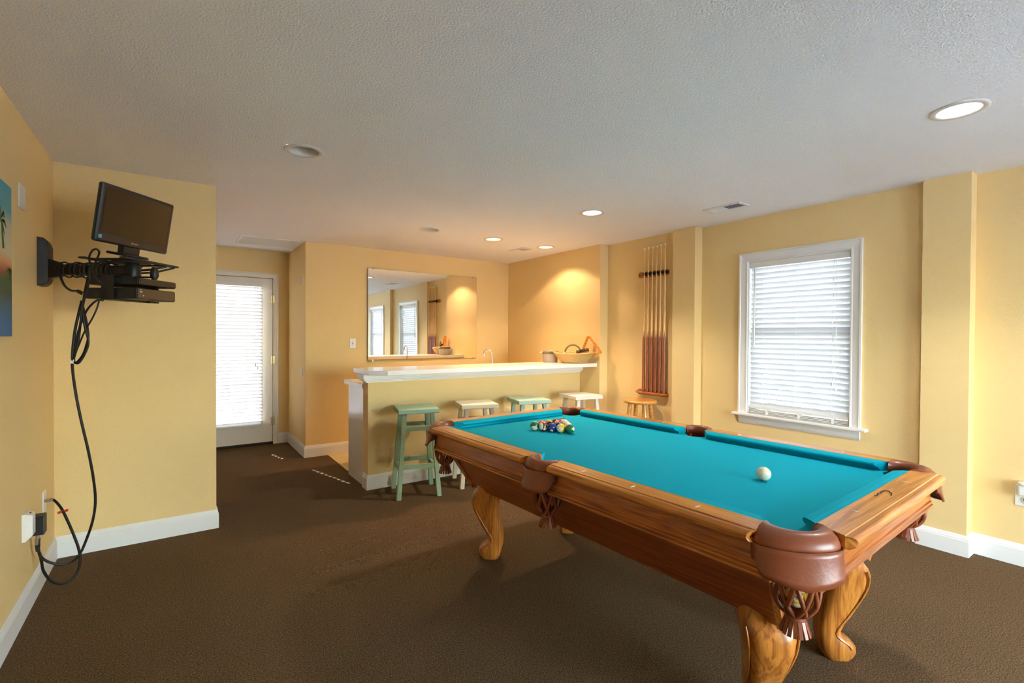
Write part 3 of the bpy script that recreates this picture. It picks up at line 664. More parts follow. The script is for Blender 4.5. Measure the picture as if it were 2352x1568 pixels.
# ------------------------------------------------------------------ balls
BR = .0286
def text_mesh(txt, size):
    c = bpy.data.curves.new('number', 'FONT'); c.body = txt; c.size = size; c.align_x = 'CENTER'; c.align_y = 'CENTER'; c.extrude = .00015
    o = bpy.data.objects.new('tmp', c); COL.objects.link(o); bpy.context.view_layer.update()
    dg = bpy.context.evaluated_depsgraph_get(); me = bpy.data.meshes.new_from_object(o.evaluated_get(dg)); bpy.data.objects.remove(o); return me
BALLC = {1: (236, 186, 24), 2: (22, 48, 128), 3: (206, 32, 34), 4: (58, 30, 92), 5: (238, 100, 30), 6: (20, 110, 62), 7: (122, 24, 34), 8: (22, 20, 20)}
BALLN = {1: 'yellow', 2: 'blue', 3: 'red', 4: 'purple', 5: 'orange', 6: 'green', 7: 'maroon', 8: 'black'}
bsph = None
def ball(n, x, y, z, zdir, xdir, label, group='racked billiard balls'):
    """zdir: stripe pole axis; xdir: the way a number spot faces"""
    global bsph
    t = thing('billiard_ball', label, 'ball', (x, y, z), 0, group)
    Z = Vector(zdir).normalized(); X = (Vector(xdir) - Z*Vector(xdir).dot(Z)).normalized(); Y = Z.cross(X)
    R = Matrix((X, Y, Z)).transposed()
    col = lin(*BALLC[n if n <= 8 else n - 8])
    m = ball_mat(f'ball_{BALLN[n if n <= 8 else n-8]}_{"stripe" if n > 8 else "solid"}', col, n > 8)
    o = MB().sphere((0,0,0), BR, 32, 18).build('ball_body', m, t); o.rotation_euler = R.to_euler()
    for s in (1, -1):
        me = text_mesh(str(n), .013); me.materials.append(M['black']); q = bpy.data.objects.new('number', me); COL.objects.link(q); q.parent = o
        q.matrix_local = Matrix(((0, 0, s, s*(BR+.0001)), (s, 0, 0, 0), (0, 1, 0, 0), (0, 0, 0, 1)))
    return t
toC = Vector((-.64, -.77, .15)); rgt = Vector((.82, -.57, 0)); up = Vector((0, 0, 1))
b0, ru, rv = Vector((1.868, 2.412)), Vector((.503, -.864)), Vector((.864, .503)); S = .0584
rows = [[14, 15, 2, 9, 6], [5, 8, 4, 12], [1, 3, 13], [7, 11], [10]]
side = {0: 'in the front row', 1: 'in the second row', 2: 'in the middle row', 3: 'in the fourth row', 4: 'at the far point'}
orient = {14: (toC*.55 - up*.75 - rgt*.1, rgt), 15: (-rgt*.85 + toC*.45 + up*.1, toC*.7 + rgt*.4 - up*.45), 9: (-rgt*.75 + toC*.6 - up*.25, toC*.5 - up*.8 + rgt*.4)}
for r, row in enumerate(rows):
    for i, n in enumerate(row):
        p = b0 + ru*(S*(i + r*.5)) + rv*(S*.868*r) + Vector((random.uniform(-.0005, .0005), random.uniform(-.0005, .0005)))
        if n in orient: zd, xd = orient[n]
        else: zd, xd = Vector((random.gauss(0,1), random.gauss(0,1), random.gauss(0,1))), Vector((random.gauss(0,1), random.gauss(0,1), random.gauss(0,1)))
        if n in (12, 13, 11): zd = toC + up*.6 + Vector((random.uniform(-.3, .3), random.uniform(-.3, .3), 0))
        k = n if n <= 8 else n - 8
        ball(n, p.x, p.y, ZB + BR + .0003, zd, xd, f'{"white ball with a " + BALLN[k] + " stripe" if n > 8 else "solid " + BALLN[k] + " ball"} {side[r]} of the triangle')
c = MB().sphere((0,0,0), BR, 36, 20).build('cue_ball', 'cue', None, (2.004, 1.036, ZB + BR + .0003)); tag(c, 'plain ivory cue ball alone on the teal cloth', 'ball')
Tm = lambda x, y: (1.9988 + x*math.cos(.0434) - y*math.sin(.0434), 1.7267 + x*math.sin(.0434) + y*math.cos(.0434))
px_, py_ = Tm(-.552, -1.03)
ball(9, px_, py_, .624, (.3, .2, 1), (-.75, -.45, .05), 'yellow striped ball lying in the nearest corner pocket net', 'pocketed ball')

# ------------------------------------------------------------------ bar
wb = MB().box(XB, XA, YB, YB+.135, 0, 1.04); struct(wb.build('wall_bar_front', 'wall'), 'low yellow wall forming the front of the bar', 'wall')
bt_ = thing('bar_counter', 'long white laminate bar top with a clipped corner', 'counter', (0, 0, 1.04))
MB().prism([(1.374, 4.545), (1.374, 4.118), (1.502, 4.000), (XA-.001, 3.985), (XA-.001, 4.545)], 0, .04).build('slab', 'lam', bt_, bevel=.002)
MP = [(0, 0), (.060, 0), (.060, -.036), (.052, -.039), (.052, -.049), (.040, -.053), (.040, -.062), (.022, -.066), (.022, -.076), (0, -.078)]
struct(MB().sweep([(XB, YB+.125), (XB, YB), (XA-.002, YB)], [(o, z + 1.0395) for o, z in MP]).build('trim_3', 'trim'), 'white stepped moulding under the bar top', 'trim')
cb = thing('bar_cabinet', 'white cabinet and lower worktop hidden behind the bar', 'cabinet', (0, 0, 0))
MB().box(XB+.012, XA-.002, YB+.137, 4.855, .09, .898).build('carcass', 'lam', cb)
MB().box(XB, XB+.012, YB+.1365, 4.86, .0045, .898).build('end_panel', 'lam', cb)
MB().box(XB+.03, XA-.002, YB+.137, 4.79, .0045, .09).build('toe_kick', 'white', cb)
MB().box(XB-.012, XA-.002, YB+.1365, 4.975, .898, .938).build('worktop', 'lam', cb, bevel=.002)
nd = 6; wd = (XA - XB - .05) / nd
for i in range(nd):
    x0 = XB + .03 + i*wd; dr = MB().box(x0+.004, x0+wd-.004, 4.8565, 4.874, .11, .885).build('cabinet_door', 'lam', cb, bevel=.002)
    MB().tube([(x0+wd-.04, 4.875, .70), (x0+wd-.04, 4.90, .71), (x0+wd-.04, 4.90, .80), (x0+wd-.04, 4.875, .81)], .005, 8).build('handle', 'chrome', dr)
f = thing('bar_faucet', 'chrome gooseneck bar faucet standing behind the bar top', 'faucet', (2.945, 4.60, .938))
MB().lathe([(.026, 0), (.026, .006), (.016, .012), (.012, .05)], 18).build('base', 'chrome', f)
sp = [(0, 0, .03), (0, 0, .20), (-.0, .004, .24)] + [(0, .045 - .045*math.cos(a), .245 + .045*math.sin(a)) for a in [PI*i/8 for i in range(1, 9)]] + [(0, .09, .215)]
MB().tube([(x*.8 - y*.8, y*.6, z) for x, y, z in sp], .008, 10).build('spout', 'chrome', f)
MB().tube([(.0, 0, .035), (.045, 0, .05)], .005, 8).build('lever', 'chrome', f)

# mirror on the back wall, standing a little off square on its clips
mr = thing('wall_mirror', 'large frameless mirror on the wall behind the bar', 'mirror', (3.4477, Y2 - .0105, 1.0815), .013)
mw, mh = 1.5312, 1.1138
g = MB().box(-mw, 0, 0, .006, 0, mh).build('glass', 'mirror', mr); g.rotation_euler = (-.0022, 0, 0)
e = MB().box(-mw-.0015, .0015, .001, .0072, -.0015, 0).box(-mw-.0015, .0015, .001, .0072, mh, mh+.0015).box(-mw-.0015, -mw, .001, .0072, 0, mh).box(0, .0015, .001, .0072, 0, mh).build('edge', 'glassedge', mr); e.rotation_euler = (-.0022, 0, 0)
for x in (-mw+.06, -.06):
    for z in (mh, 0): MB().box(x-.01, x+.01, -.004, .026, z-.008, z+.008).build('clip', 'metal', mr, bevel=.002)

def plate(name, label, loc, rz, toggle=True, w=.072, h=.118, cat='switch'):
    """wall plate; local -y faces the room"""
    t = thing(name, label, cat, loc, rz)
    MB().box(-w/2, w/2, -.006, 0, -h/2, h/2).build('cover', 'white', t, bevel=.003)
    if toggle:
        MB().obox((0, -.009, 0), (.005, 0, 0), (0, .008, .004), (0, -.003, .008)).build('toggle', 'white', t)
        for z in (-.03, .03): MB().lathe([(.0035, 0), (.0035, .001)], 8).build('screw', 'metal', t, (0, -.006, z), (PI/2, 0, 0))
    return t
plate('light_switch', 'white toggle switch on the back wall left of the mirror', (1.742, Y2, 1.29), 0)
plate('light_switch', 'blank white wall plate beside the painting', (XL, 3.285, 2.045), PI/2, False, .115, .115)
plate('wall_plate', 'upper thin white plate on the narrow hallway wall', (X2, 6.06, 2.02), -PI/2, False, .08, .10, 'wall plate')
plate('wall_plate', 'lower thin white plate on the narrow hallway wall', (X2, 5.99, .962), -PI/2, False, .08, .10, 'wall plate')
cp = plate('cable_plate', 'thin white cable plate low on the left wall near the corner', (XL, 3.745, .43), PI/2, False, .075, .13, 'wall plate')
o_ = thing('wall_outlet', 'white outlet plate at the right edge of the wall', 'outlet', (XR2, .600, .430), -PI/2)
MB().box(-.046, .046, -.006, 0, -.064, .064).build('cover', 'white', o_, bevel=.003)
for z in (-.025, .025):
    oo = MB().lathe([(.019, 0), (.019, .003), (.016, .004)], 20).build('socket', 'white', o_, (0, -.006, z), (PI/2, 0, 0))
    MB().box(-.008, -.005, -.012, -.0095, -.008+.004, .010).box(.005, .008, -.012, -.0095, -.004, .010).build('slots', 'dark', o_, (0, 0, z))
pf = thing('plug_in_freshener', 'white plug-in adapter sitting in the right edge outlet', 'plug', (XR2, .600, .470), -PI/2)
MB().box(-.028, .028, -.055, -.0135, -.035, .030).build('case', 'white', pf, bevel=.01, seg=3)
MB().lathe([(.026, 0), (.030, .004), (.030, .018), (.020, .020)], 20).build('cap', 'white', pf, (0, -.036, .030))

# ------------------------------------------------------------------ stools
def square_stool(mat, label):
    t = thing('bar_stool', label, 'stool', (0,0,0), 0, 'square painted bar stools')
    MB().box(-.175, .175, -.165, .165, .716, .756).build('seat', mat, t, bevel=.005)
    hb, ht = .172, .118
    P = lambda sx, sy, z: Vector((sx*(hb + (ht-hb)*z/.716), sy*(hb + (ht-hb)*z/.716), z))
    for sx in (-1, 1):
        for sy in (-1, 1):
            a, b_ = P(sx, sy, 0), P(sx, sy, .716); h = .019
            MB().add([(a.x-h, a.y-h, 0), (a.x+h, a.y-h, 0), (a.x+h, a.y+h, 0), (a.x-h, a.y+h, 0), (b_.x-h, b_.y-h, .716), (b_.x+h, b_.y-h, .716), (b_.x+h, b_.y+h, .716), (b_.x-h, b_.y+h, .716)],
                     [(0,3,2,1),(4,5,6,7),(0,1,5,4),(1,2,6,5),(2,3,7,6),(3,0,4,7)]).build('leg', mat, t, bevel=.003)
    for z, hh, zs in ((.585, .036, 0), (.265, .040, 0)):
        for sy in (-1, 1): MB().beam(P(-1, sy, z), P(1, sy, z), .022, hh).build('stretcher', mat, t, bevel=.002)
    for z, hh in ((.545, .034), (.235, .036)):
        for sx in (-1, 1): MB().beam(P(sx, -1, z), P(sx, 1, z), .022, hh).build('stretcher', mat, t, bevel=.002)
    return t
for mat, x, y, rz, lb in (('green', 1.756, 3.985, -14, 'sage green square bar stool standing clear at the left end of the bar'), ('cream', 2.350, 3.945, -16.5, 'cream square bar stool second from the left, behind the table corner'),
                      ('green2', 2.955, 3.915, -14, 'pale seafoam square bar stool third from the left at the bar'), ('white2', 3.640, 3.885, -8, 'chipped white square bar stool at the right end of the bar')):
    s = square_stool(mat, lb); s.location = (x, y, 0); s.rotation_euler.z = math.radians(rz)
rs = thing('round_stool', 'round honey pine stool under the cue rack', 'stool', (3.905, 3.285, 0), .3)
MB().lathe([(.155, .712), (.166, .718), (.168, .730), (.160, .743), (.145, .745)], 36).build('seat', 'honey', rs)
for k in range(4):
    a = PI/4 + k*PI/2; c_, s_ = math.cos(a), math.sin(a)
    MB().tube([(.185*c_, .185*s_, 0), (.15*c_, .15*s_, .35), (.105*c_, .105*s_, .715)], [.019, .026, .021], 12).build('leg', 'honey', rs)
for z, rr in ((.22, .162), (.30, .154)):
    for k in ((0, 2) if z < .25 else (1, 3)):
        a0, a1 = PI/4 + k*PI/2, PI/4 + (k+1)*PI/2
        MB().tube([(rr*math.cos(a0), rr*math.sin(a0), z), (rr*math.cos(a1), rr*math.sin(a1), z)], .010, 8).build('rung', 'honey', rs)

# ------------------------------------------------------------------ cue rack and cues
def stadium(l, h, n=8): return [(l + h*math.cos(a), h*math.sin(a)) for a in [-PI/2 + PI*i/n for i in range(n+1)]] + [(-l + h*math.cos(a), h*math.sin(a)) for a in [PI/2 + PI*i/n for i in range(n+1)]]
cr = thing('cue_rack', 'varnished two-piece wall rack holding six pool cues', 'cue rack', (XC, 3.29, 0), -PI/2)   # local x along wall, -y to the room
ub = MB().prism(stadium(.165, .030), 0, .018).build('upper_board', 'rackw', cr, (0, 0, 2.045), (PI/2, 0, 0))
lb = MB().prism(stadium(.168, .028), 0, .018).build('lower_back', 'rackw', cr, (0, 0, .800), (PI/2, 0, 0))
MB().prism([(-.195, -.004), (.195, -.004), (.185, -.06), (.15, -.085), (-.15, -.085), (-.185, -.06)], .792, .812).build('lower_shelf', 'rackw', cr, bevel=.004)
for sx in (-1, 1):
    MB().lathe([(.005, 0), (.005, .002)], 10).build('screw', 'dark', cr, (sx*.17, -.018, 2.045), (PI/2, 0, 0)); MB().lathe([(.004, 0), (.004, .002)], 10).build('screw', 'dark', cr, (sx*.175, -.018, .800), (PI/2, 0, 0))
cue_x = [-.10 + .0515*i + .020 for i in range(6)]; cue_x = [(3.29 - yv) for yv in (3.376, 3.324, 3.272, 3.220, 3.168, 3.116)]
for x in cue_x:
    MB().box(x-.017, x-.010, -.062, -.018, 2.03, 2.06).box(x+.010, x+.017, -.062, -.018, 2.03, 2.06).box(x-.017, x+.017, -.026, -.018, 2.03, 2.06).build('clip', 'black', cr, bevel=.002)
def cue(label, x, lean, ztop):
    t = thing('pool_cue', label, 'pool cue', (XC - .052, 3.29 - x, .8125), 0, 'six pool cues in the wall rack'); L = ztop - .8125
    ax = lambda f: (lean*f, 0, 0)
    def col(prof, n=16, m=None): 
        m = m or MB(); m.loft([[(lean*z/L + r*math.cos(2*PI*k/n), r*math.sin(2*PI*k/n), z) for k in range(n)] for r, z in prof]); return m
    col([(.0142, .006), (.0142, .28), (.0135, .50), (.0090, L*.75), (.0062, L-.03)]).build('shaft', 'maple', t)
    # stained butt whose upper edge runs up in four points
    b_ = MB(); n = 24; r0 = [(.0152, 0.004), (.0153, .03), (.0149, .30), (.0142, .50)]
    rings = [[(lean*z/L + r*math.cos(2*PI*k/n), r*math.sin(2*PI*k/n), z) for k in range(n)] for r, z in r0]
    top = []
    for k in range(n):
        ph = (k % 6) / 6; pk = 1 - abs(ph*2 - 1); z = .52 + .125*pk; r = .01385 - .0010*pk; top.append((lean*z/L + r*math.cos(2*PI*k/n), r*math.sin(2*PI*k/n), z))
    rings.append(top); b_.loft(rings, True); b_.build('butt', 'butt', t)
    MB().lathe([(.012, 0), (.0145, .002), (.0145, .006)], 14).build('bumper', 'black', t)
    col([(.0064, L-.03), (.0064, L-.006)]).build('ferrule', 'ivory', t); col([(.0060, L-.006), (.0052, L)]).build('tip', 'bluetip', t)
for i, (x, zt_) in enumerate(zip(cue_x, (2.325, 2.330, 2.332, 2.334, 2.338, 2.340))):
    od = ('first', 'second', 'third', 'fourth', 'fifth', 'sixth')[i]
    cue(f'maple pool cue with dark butt, {od} from the left in the rack', x, .004, zt_)

# ------------------------------------------------------------------ things on the bar
bn = thing('plastic_bin', 'round grey bin with a dark band at the back of the bar', 'bin', (3.672, 4.448, 1.0805))
MB().lathe([(.080, 0), (.086, .004), (.094, .125), (.101, .128), (.101, .133), (.090, .133), (.080, .010)], 32).build('tub', 'bin', bn)
MB().lathe([(.0925, .096), (.0945, .097), (.0975, .122), (.0955, .124)], 32, cap=False).build('band', 'wickerd', bn)
MB().obox((-.118, .02, .118), (.02, 0, .006), (0, .012, 0), (0, 0, .002)).build('tab', 'white', bn)
cu = thing('white_cup', 'tall white cup behind the basket, seen in the mirror', 'cup', (3.62, 4.30+.17, 1.0805))
cu.location = (3.845, 4.40, 1.0805)
MB().lathe([(.028, 0), (.030, .003), (.036, .100), (.0375, .102), (.034, .100), (.027, .006)], 24).build('cup_wall', 'white', cu)
bk = thing('wicker_basket', 'oval straw basket with an arched handle on the bar top', 'basket', (3.775, 4.150, 1.0805), math.atan2(-.80, .60))
def oval(a, b_, z, n=40, wob=0.): return [(a*math.cos(2*PI*k/n)*(1 + wob*math.cos(10*2*PI*k/n)), b_*math.sin(2*PI*k/n)*(1 + wob*math.cos(10*2*PI*k/n)), z + .018*abs(math.cos(2*PI*k/n))**3*(z/.1)) for k in range(n)]
w_ = MB(); rr = [(.135 + .095*(i/11)**.85, .080 + .062*(i/11)**.85, .008 + .090*i/11) for i in range(12)]
for i, (a, b_, z) in enumerate(rr): w_.tube(oval(a, b_, z, 44, .012*(1 if i % 2 else -1)), .0062, 6, closed=True)
w_.loft([oval(a-.006, b_-.006, z, 40) for a, b_, z in rr], False); w_.add(oval(.13, .075, .006, 40), [tuple(range(40))])
w_.build('woven_bowl', 'wicker', bk)
MB().tube(oval(.232, .145, .106, 48), .0095, 8, closed=True).build('rim', 'wicker', bk)
hd = [(-.005 - .098*math.cos(a), -.02, .095 + .115*math.sin(a)) for a in [PI*i/16 for i in range(17)]]
MB().tube(hd, .0095, 8).build('handle', 'wickerd', bk)
for s in (-1, 1): MB().sphere((-.005 + s*.098, -.02, .115), .017, 10, 6).build('binding', 'green2', bk)
TA, TR_, TL_ = Vector((3.915, 4.03, 1.405)), Vector((3.950, 3.905, 1.213)), Vector((3.858, 4.105, 1.172))
tr = thing('ball_rack', 'orange wooden triangle ball rack leaning in the basket', 'ball rack', (TR_+TL_)/2)
def rtri(sd, r, n=7):
    h = sd*.866; V = [Vector((-sd/2, 0)), Vector((sd/2, 0)), Vector((0, h))]; cen = Vector((0, h/3)); o = []
    for i, v in enumerate(V):
        c_ = v + (cen - v).normalized()*(2*r); a = math.atan2((v-cen).y, (v-cen).x)
        for k in range(n): t = a - PI/3 + 2*PI/3*k/(n-1); o.append((c_.x + r*math.cos(t), c_.y + r*math.sin(t)))
    return o
sd_ = .285; o1 = rtri(sd_, .020); cen = Vector((0, sd_*.866/3)); i1 = [tuple(cen + (Vector(p)-cen)*.80) for p in o1]
E1 = (TR_-TL_).normalized(); E2 = (TA-(TR_+TL_)/2); E2 = (E2 - E1*E2.dot(E1)).normalized(); E3 = E1.cross(E2)
TP = lambda p, d_: E1*p[0] + E2*(p[1]-.022) + E3*d_
m_ = MB().loft([[TP(o1[k], -.022), TP(o1[k], .022), TP(i1[k], .022), TP(i1[k], -.022)] for k in range(len(o1))], False, False, closed=True)
m_.build('triangle_frame', 'tri', tr, bevel=.003)
br = thing('table_brush', 'wooden table brush with black bristles lying in the basket', 'brush', (3.83, 4.055, 1.195), -.7)
MB().box(-.075, .075, -.02, .02, 0, .022).build('brush_handle', 'tri', br, bevel=.008, seg=3); bs = MB()
for i in range(12):
    for j in range(3): bs.box(-.070 + i*.0122, -.070 + i*.0122+.008, -.016+j*.012, -.016+j*.012+.008, .022, .046)
bs.build('bristles', 'bristle', br); br.rotation_euler = (.5, -.25, -.7)

# ------------------------------------------------------------------ painting
pt = thing('seascape_painting', 'unframed canvas of a tropical bay at the left edge', 'painting', (XL, 2.600, 1.372))
MB().box(.0005, .012, -.455, .455, 0, .66).build('canvas', 'paint', pt)
def palm(y, z, s):
    m = MB(); m.tube([(.0125, y+.02*s, z-.09*s), (.0125, y+.008*s, z-.03*s), (.0125, y, z)], [.004*s, .003*s, .003*s], 5)
    for k in range(7):
        a = math.radians(-40 + 43*k); p = Vector((.0127, y, z)); q = p + Vector((0, math.cos(a), math.sin(a)))*.05*s; q2 = q + Vector((0, math.cos(a)*.4, -.6))*.04*s; nr = Vector((0, -math.sin(a), math.cos(a)))*.006*s
        m.add([p, (p+q)/2 + nr, q, q2, (p+q)/2 - nr], [(0,1,2,4), (1,2,3,4)])
    m.build('painted_palm', 'leaf', pt)
palm(.29, .49, 1.3); palm(.405, .285, .45); palm(.43, .285, .42); palm(.10, .52, 1.5)

# ------------------------------------------------------------------ television, mount and boxes
n_v = Vector((.7777, -.6035, -.1758)); r_v = Vector((.6155, .7879, .0179)); u_v = Vector((.1277, -.1221, .9843))
tv = thing('television', 'small black flat television tilted down on the wall arm', 'television', (-.172, 3.27, 1.838))
fl = Matrix((r_v, -n_v, u_v)).transposed().to_4x4(); tv.matrix_world = Matrix.Translation((-.1725, 3.2717, 1.8413)) @ fl    # local x right, -y towards viewer, z up
MB().box(-.23, .23, 0, .030, 0, .29).build('housing', 'blackg', tv, bevel=.012, seg=3)
MB().loft([[(-.20, .030, .03), (.20, .030, .03), (.20, .030, .26), (-.20, .030, .26)], [(-.13, .062, .06), (.13, .062, .06), (.13, .062, .22), (-.13, .062, .22)]], True, False).build('back_hump', 'black', tv)
MB().box(-.207, .207, -.0006, .004, .045, .270).build('screen', 'screen', tv)
bz = MB(); bz.box(-.2105, -.207, -.001, .004, .0415, .2735).box(.207, .2105, -.001, .004, .0415, .2735).box(-.207, .207, -.001, .004, .0415, .045).box(-.207, .207, -.001, .004, .270, .2735); bz.build('inner_bezel', 'black', tv)
lg_ = MB()
for i, (w1, hh) in enumerate(((.008, .006), (.005, .005), (.005, .005), (.006, .005), (.005, .005), (.003, .006))): lg_.box(-.022 + i*.0078, -.022 + i*.0078 + w1*.8, -.0008, .001, .020, .020 + hh)
lg_.build('logo', 'metal', tv)
MB().box(-.216, -.199, -.0008, .001, .020, .037).build('sticker', 'sticker', tv)
MB().box(-.05, .05, .012, .045, -.045, .03).build('neck', 'black', tv); MB().lathe([(.085, -.036), (.09, -.040), (.09, -.048), (.08, -.050)], 24).build('foot', 'black', tv, (0, .03, 0))

yaw = math.atan2(.788, .6155)
mt = thing('television_wall_mount', 'black swing-arm wall mount with tray and device cage', 'tv mount', (XL, 3.67, 1.645))
# moulded wall plate
pl = MB(); rings = []
for dx, iy, iz in ((0, 0, 0), (.026, .002, .004), (.042, .010, .022), (.050, .022, .05)):
    rings.append([(dx, -.06+iy, iz*.8), (dx, .06-iy, iz*.8), (dx, .06-iy, .265-iz), (dx, -.06+iy, .265-iz)])
pl.loft(rings, True, False).build('wall_plate', 'black', mt, bevel=.006, seg=3)
W = lambda x, y, z: Vector((x, y, z)) - Vector((XL, 3.67, 1.645))
MB().loft([[W(-.570, y, z) for y, z in ((3.625, 1.685), (3.715, 1.685), (3.715, 1.80), (3.625, 1.80))], [W(-.50, y, z) for y, z in ((3.585, 1.70), (3.64, 1.70), (3.64, 1.772), (3.585, 1.772))]], True, False).build('knuckle', 'black', mt, bevel=.008)
MB().beam(W(-.515, 3.62, 1.737), W(-.33, 3.41, 1.728), .045, .058).build('arm', 'black', mt, bevel=.01)
MB().beam(W(-.34, 3.42, 1.725), W(-.18, 3.30, 1.722), .055, .055).build('arm', 'black', mt, bevel=.01)
MB().lathe([(.032, -.045), (.036, -.03), (.036, .03), (.028, .042)], 20).build('swivel', 'black', mt, W(-.18, 3.295, 1.722))
MB().lathe([(.012, -.02), (.020, 0), (.018, .03), (.010, .045)], 14).build('knob', 'black', mt, W(-.085, 3.20, 1.695))
tc = W(-.186, 3.285, 1.766)
def rot(x, y, z=0): return Vector((tc.x + x*math.cos(yaw) - y*math.sin(yaw), tc.y + x*math.sin(yaw) + y*math.cos(yaw), tc.z + z))   # x along tv width, y to the back
ex, ey = Vector((math.cos(yaw), math.sin(yaw), 0)), Vector((-math.sin(yaw), math.cos(yaw), 0))
t1 = MB()
for yy, hw_ in ((-.11, .178), (.105, .178)): t1.obox(rot(0, yy), ex*hw_, ey*.016, Vector((0,0,.0045)))
for xx in (-.12, .12): t1.obox(rot(xx, 0), ex*.014, ey*.11, Vector((0,0,.004)))
t1.obox(rot(0, 0), ex*.06, ey*.06, Vector((0,0,.004))); t1.build('tray', 'greybox', mt)
MB().tube([rot(.12, -.10, -.004), rot(.06, -.05, -.03), rot(0, 0, -.045)], .006, 8).tube([rot(.165, -.11, -.006), rot(.09, -.06, -.04), rot(.02, -.01, -.055)], .005, 8).build('brace', 'black', mt)
cg = MB(); cz = -.205
cg.obox(rot(0, -.0, -.083), ex*.145, ey*.032, Vector((0,0,.0025))); cg.obox(rot(0, 0, cz), ex*.145, ey*.032, Vector((0,0,.0025)))
for xx in (-.145, .145): cg.obox(rot(xx, 0, (cz-.083)/2), ex*.002, ey*.032, Vector((0,0,(-.083-cz)/2)))
cg.obox(rot(0, -.05, -.078), ex*.012, ey*.09, Vector((0,0,.003))); cg.obox(rot(.02, -.10, cz-.006), ex*.03, ey*.012, Vector((0,0,.004))); cg.build('device_cage', 'greybox', mt)
MB().tube([rot(0, 0, -.083), rot(0, 0, -.05)], .012, 10).build('cage_post', 'black', mt)
# cord wound round the arm
A0, A1 = W(-.50, 3.605, 1.736), W(-.25, 3.345, 1.725); dv = (A1-A0).normalized(); sd = dv.cross(Vector((0,0,1))).normalized(); hx = []
for i in range(141):
    f_ = i/140; a = f_*2*PI*11; rr_ = .039 + .004*math.sin(i*.7); hx.append(A0 + (A1-A0)*(f_**.8) + sd*rr_*math.cos(a) + Vector((0,0,1))*rr_*math.sin(a))
MB().tube(hx, .0042, 6).build('wound_cord', 'cord', mt)
def devbox(name, label, z0, z1, wx, dy, off, front, cat):
    c_ = Vector((-.186, 3.285, 0)); t = thing(name, label, cat, (c_.x + ex.x*off[0] + ey.x*off[1], c_.y + ex.y*off[0] + ey.y*off[1], z0), yaw)
    MB().box(-wx, wx, -dy, dy, 0, z1-z0).build('case', 'greybox', t, bevel=.003)
    MB().box(-wx+.003, wx-.003, -dy-.006, -dy, .003, z1-z0-.003).build('front_panel', front, t, bevel=.002)
    return t
D1 = devbox('cable_box', 'black ribbed cable box, upper device under the television', 1.6375, 1.6725, .128, .138, (.0, -.006), 'greybox', 'cable box')
for i in range(7): MB().box(-.12, .12, -.1475, -.1445, .004+i*.0042, .006+i*.0042).build('rib', 'silverface', D1)
D2 = devbox('disc_player', 'bronze-fronted disc player, lower device under the television', 1.5645, 1.6205, .128, .136, (.0, -.004), 'silverface', 'disc player')
MB().lathe([(.006, 0), (.005, .006)], 12).build('jack', 'chrome', D2, (-.10, -.142, .018), (PI/2, 0, 0)); MB().box(-.116, -.10, -.1435, -.141, .034, .038).box(-.116, -.108, -.1435, -.141, .044, .048).build('marking', 'white', D2)
for sx in (-1, 1):
    for sy in (-1, 1): MB().lathe([(.010, -.0005), (.010, .0)], 8).build('foot', 'black', D2, (sx*.10, sy*.10, 0))

# cords
PTH = {
'long': [(-.378,3.22,1.551),(-.407,3.24,1.398),(-.42,3.26,1.245),(-.413,3.28,1.111),(-.394,3.3,.951),(-.367,3.32,.775),(-.35,3.35,.617),(-.346,3.38,.492),(-.359,3.4,.384),(-.388,3.42,.278),(-.414,3.42,.21),(-.446,3.42,.176),(-.487,3.41,.177),(-.532,3.4,.206),(-.560,3.39,.245),(-.568,3.385,.285)],
'coax': [(-.597,3.73,.441),(-.581,3.72,.443),(-.559,3.71,.445),(-.524,3.68,.402),(-.493,3.65,.333),(-.462,3.62,.25),(-.437,3.58,.18),(-.429,3.55,.121),(-.438,3.52,.075),(-.465,3.5,.048),(-.497,3.48,.049),(-.532,3.46,.082),(-.556,3.43,.152),(-.560,3.405,.216),(-.565,3.395,.262)],
'loopA': [(-.342,3.15,1.656),(-.356,3.17,1.592),(-.372,3.2,1.528),(-.383,3.22,1.442),(-.394,3.24,1.354),(-.409,3.25,1.278),(-.417,3.26,1.249),(-.396,3.25,1.236),(-.37,3.24,1.284),(-.355,3.23,1.344),(-.367,3.22,1.42),(-.374,3.21,1.496),(-.367,3.2,1.572),(-.353,3.18,1.647),(-.336,3.17,1.702)],
'loopB': [(-.292,3.2,1.555),(-.319,3.2,1.553),(-.349,3.21,1.519),(-.37,3.22,1.475),(-.394,3.24,1.398),(-.409,3.25,1.311),(-.413,3.26,1.253),(-.404,3.26,1.24),(-.379,3.25,1.277),(-.364,3.25,1.332),(-.356,3.24,1.377),(-.363,3.23,1.454),(-.375,3.22,1.529)],
'loopC': [(-.31,3.21,1.555),(-.321,3.21,1.509),(-.342,3.22,1.454),(-.368,3.23,1.399),(-.399,3.25,1.31),(-.417,3.26,1.256)],
'usb': [(-.504,3.56,1.763),(-.501,3.52,1.703),(-.474,3.45,1.64),(-.442,3.4,1.611),(-.411,3.36,1.607)],
'tangle': [(-.34,3.13,1.654),(-.337,3.14,1.72),(-.343,3.16,1.764),(-.335,3.2,1.803),(-.321,3.22,1.814),(-.309,3.2,1.795),(-.318,3.16,1.745),(-.327,3.12,1.697),(-.309,3.1,1.654),(-.293,3.1,1.638)],
}
def cord(name, label, key, r):
    pts = PTH[key]; o = Vector(pts[-1]); t = thing(name, label, 'cord', o); MB().tube([p - o for p in smooth_path(pts, 7)], r, 8).build('lead', 'cord', t); return t, o
t, o = cord('power_cord', 'long black cord hanging from the television to the wall adapter', 'long', .0062)
MB().box(-.007, .007, -.006, .006, .0, .02).build('tie', 'white', t, Vector((-.42, 3.26, 1.235)) - o)
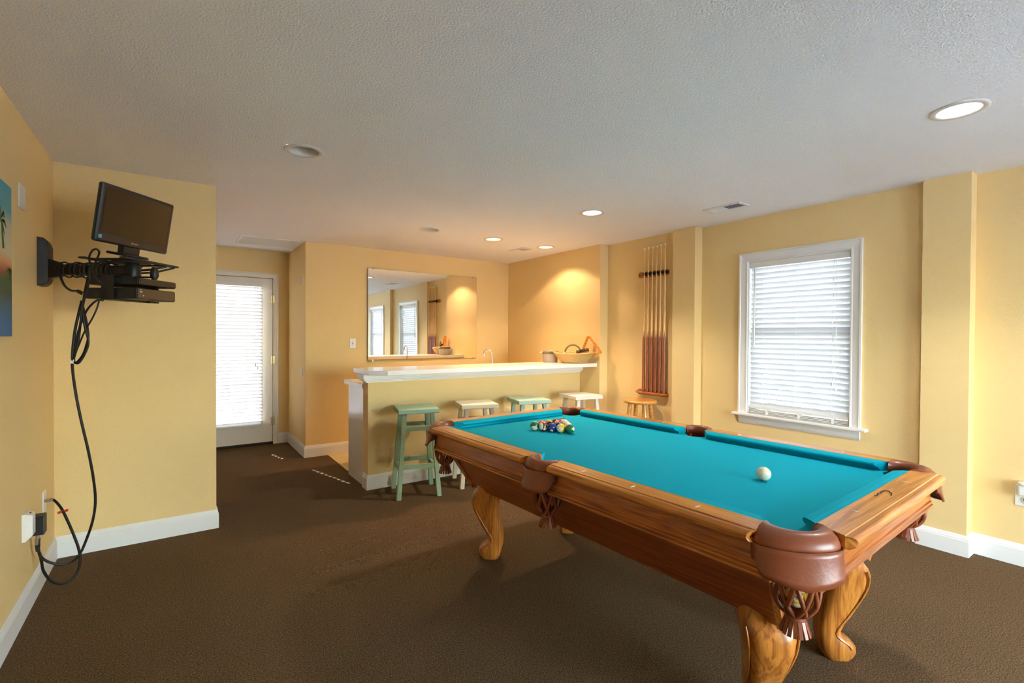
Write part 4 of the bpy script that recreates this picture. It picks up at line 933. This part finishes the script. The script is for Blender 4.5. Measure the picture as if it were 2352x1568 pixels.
t, o = cord('coaxial_cable', 'black coaxial cable looping from the low wall plate to the adapter', 'coax', .0065)
MB().tube([Vector(PTH['coax'][0]) - o, Vector(PTH['coax'][2]) - o], .0085, 8).build('connector', 'metal', t); MB().obox(Vector((-.515, 3.67, .383)) - o, (.022, 0, .004), (0, .004, 0), (0, 0, .006)).build('tag', 'red', t)
cord('cord_loop', 'thick folded loop of black cord hanging left under the devices', 'loopA', .0052)
cord('cord_loop', 'black cord curving down from the disc player into the bundle', 'loopB', .0048)
cord('cord_loop', 'short straight black cord joining the hanging bundle', 'loopC', .0038)
cord('cord_tangle', 'tangled thin black cord behind the television tray', 'tangle', .0045)
t, o = cord('usb_cord', 'loose black cord with a plug dangling below the mount arm', 'usb', .0058)
MB().beam((0, 0, 0), Vector((-.387, 3.33, 1.593)) - o, .012, .018).build('plug', 'black', t, bevel=.003); MB().beam(Vector((-.388, 3.331, 1.594)) - o, Vector((-.375, 3.315, 1.583)) - o, .005, .010).build('tip', 'metal', t)
# outlet cover with black adapter
bx = thing('outlet_cover_box', 'white boxy outlet cover low on the left wall', 'outlet', (XL, 3.305, .437), PI/2)
MB().loft([[(-.040, 0, -.068), (.040, 0, -.068), (.040, 0, .068), (-.040, 0, .068)], [(-.040, -.012, -.068), (.040, -.012, -.068), (.040, -.012, .068), (-.040, -.012, .068)], [(-.026, -.036, -.044), (.034, -.036, -.044), (.034, -.036, .056), (-.026, -.036, .056)]], True, False).build('cover', 'white', bx, bevel=.003)
MB().box(-.004, .012, -.026, -.020, .0615, .064).build('latch', 'dark', bx)
ad = thing('cable_adapter', 'black cube adapter plugged beside the white outlet cover', 'adapter', (XL, 3.385, .415), PI/2)
MB().box(-.036, .028, -.066, -.001, -.048, .048).build('case', 'black', ad, bevel=.004)
MB().tube([(.0, -.036, -.048), (.0, -.036, -.075)], .007, 8).tube([(0, -.036, -.072), (0, -.034, -.105)], [.012, .010], 8).build('coupling', 'metal', ad); MB().tube([(0, -.035, -.103), (0, -.036, -.138)], [.011, .008], 8).build('boot', 'black', ad)
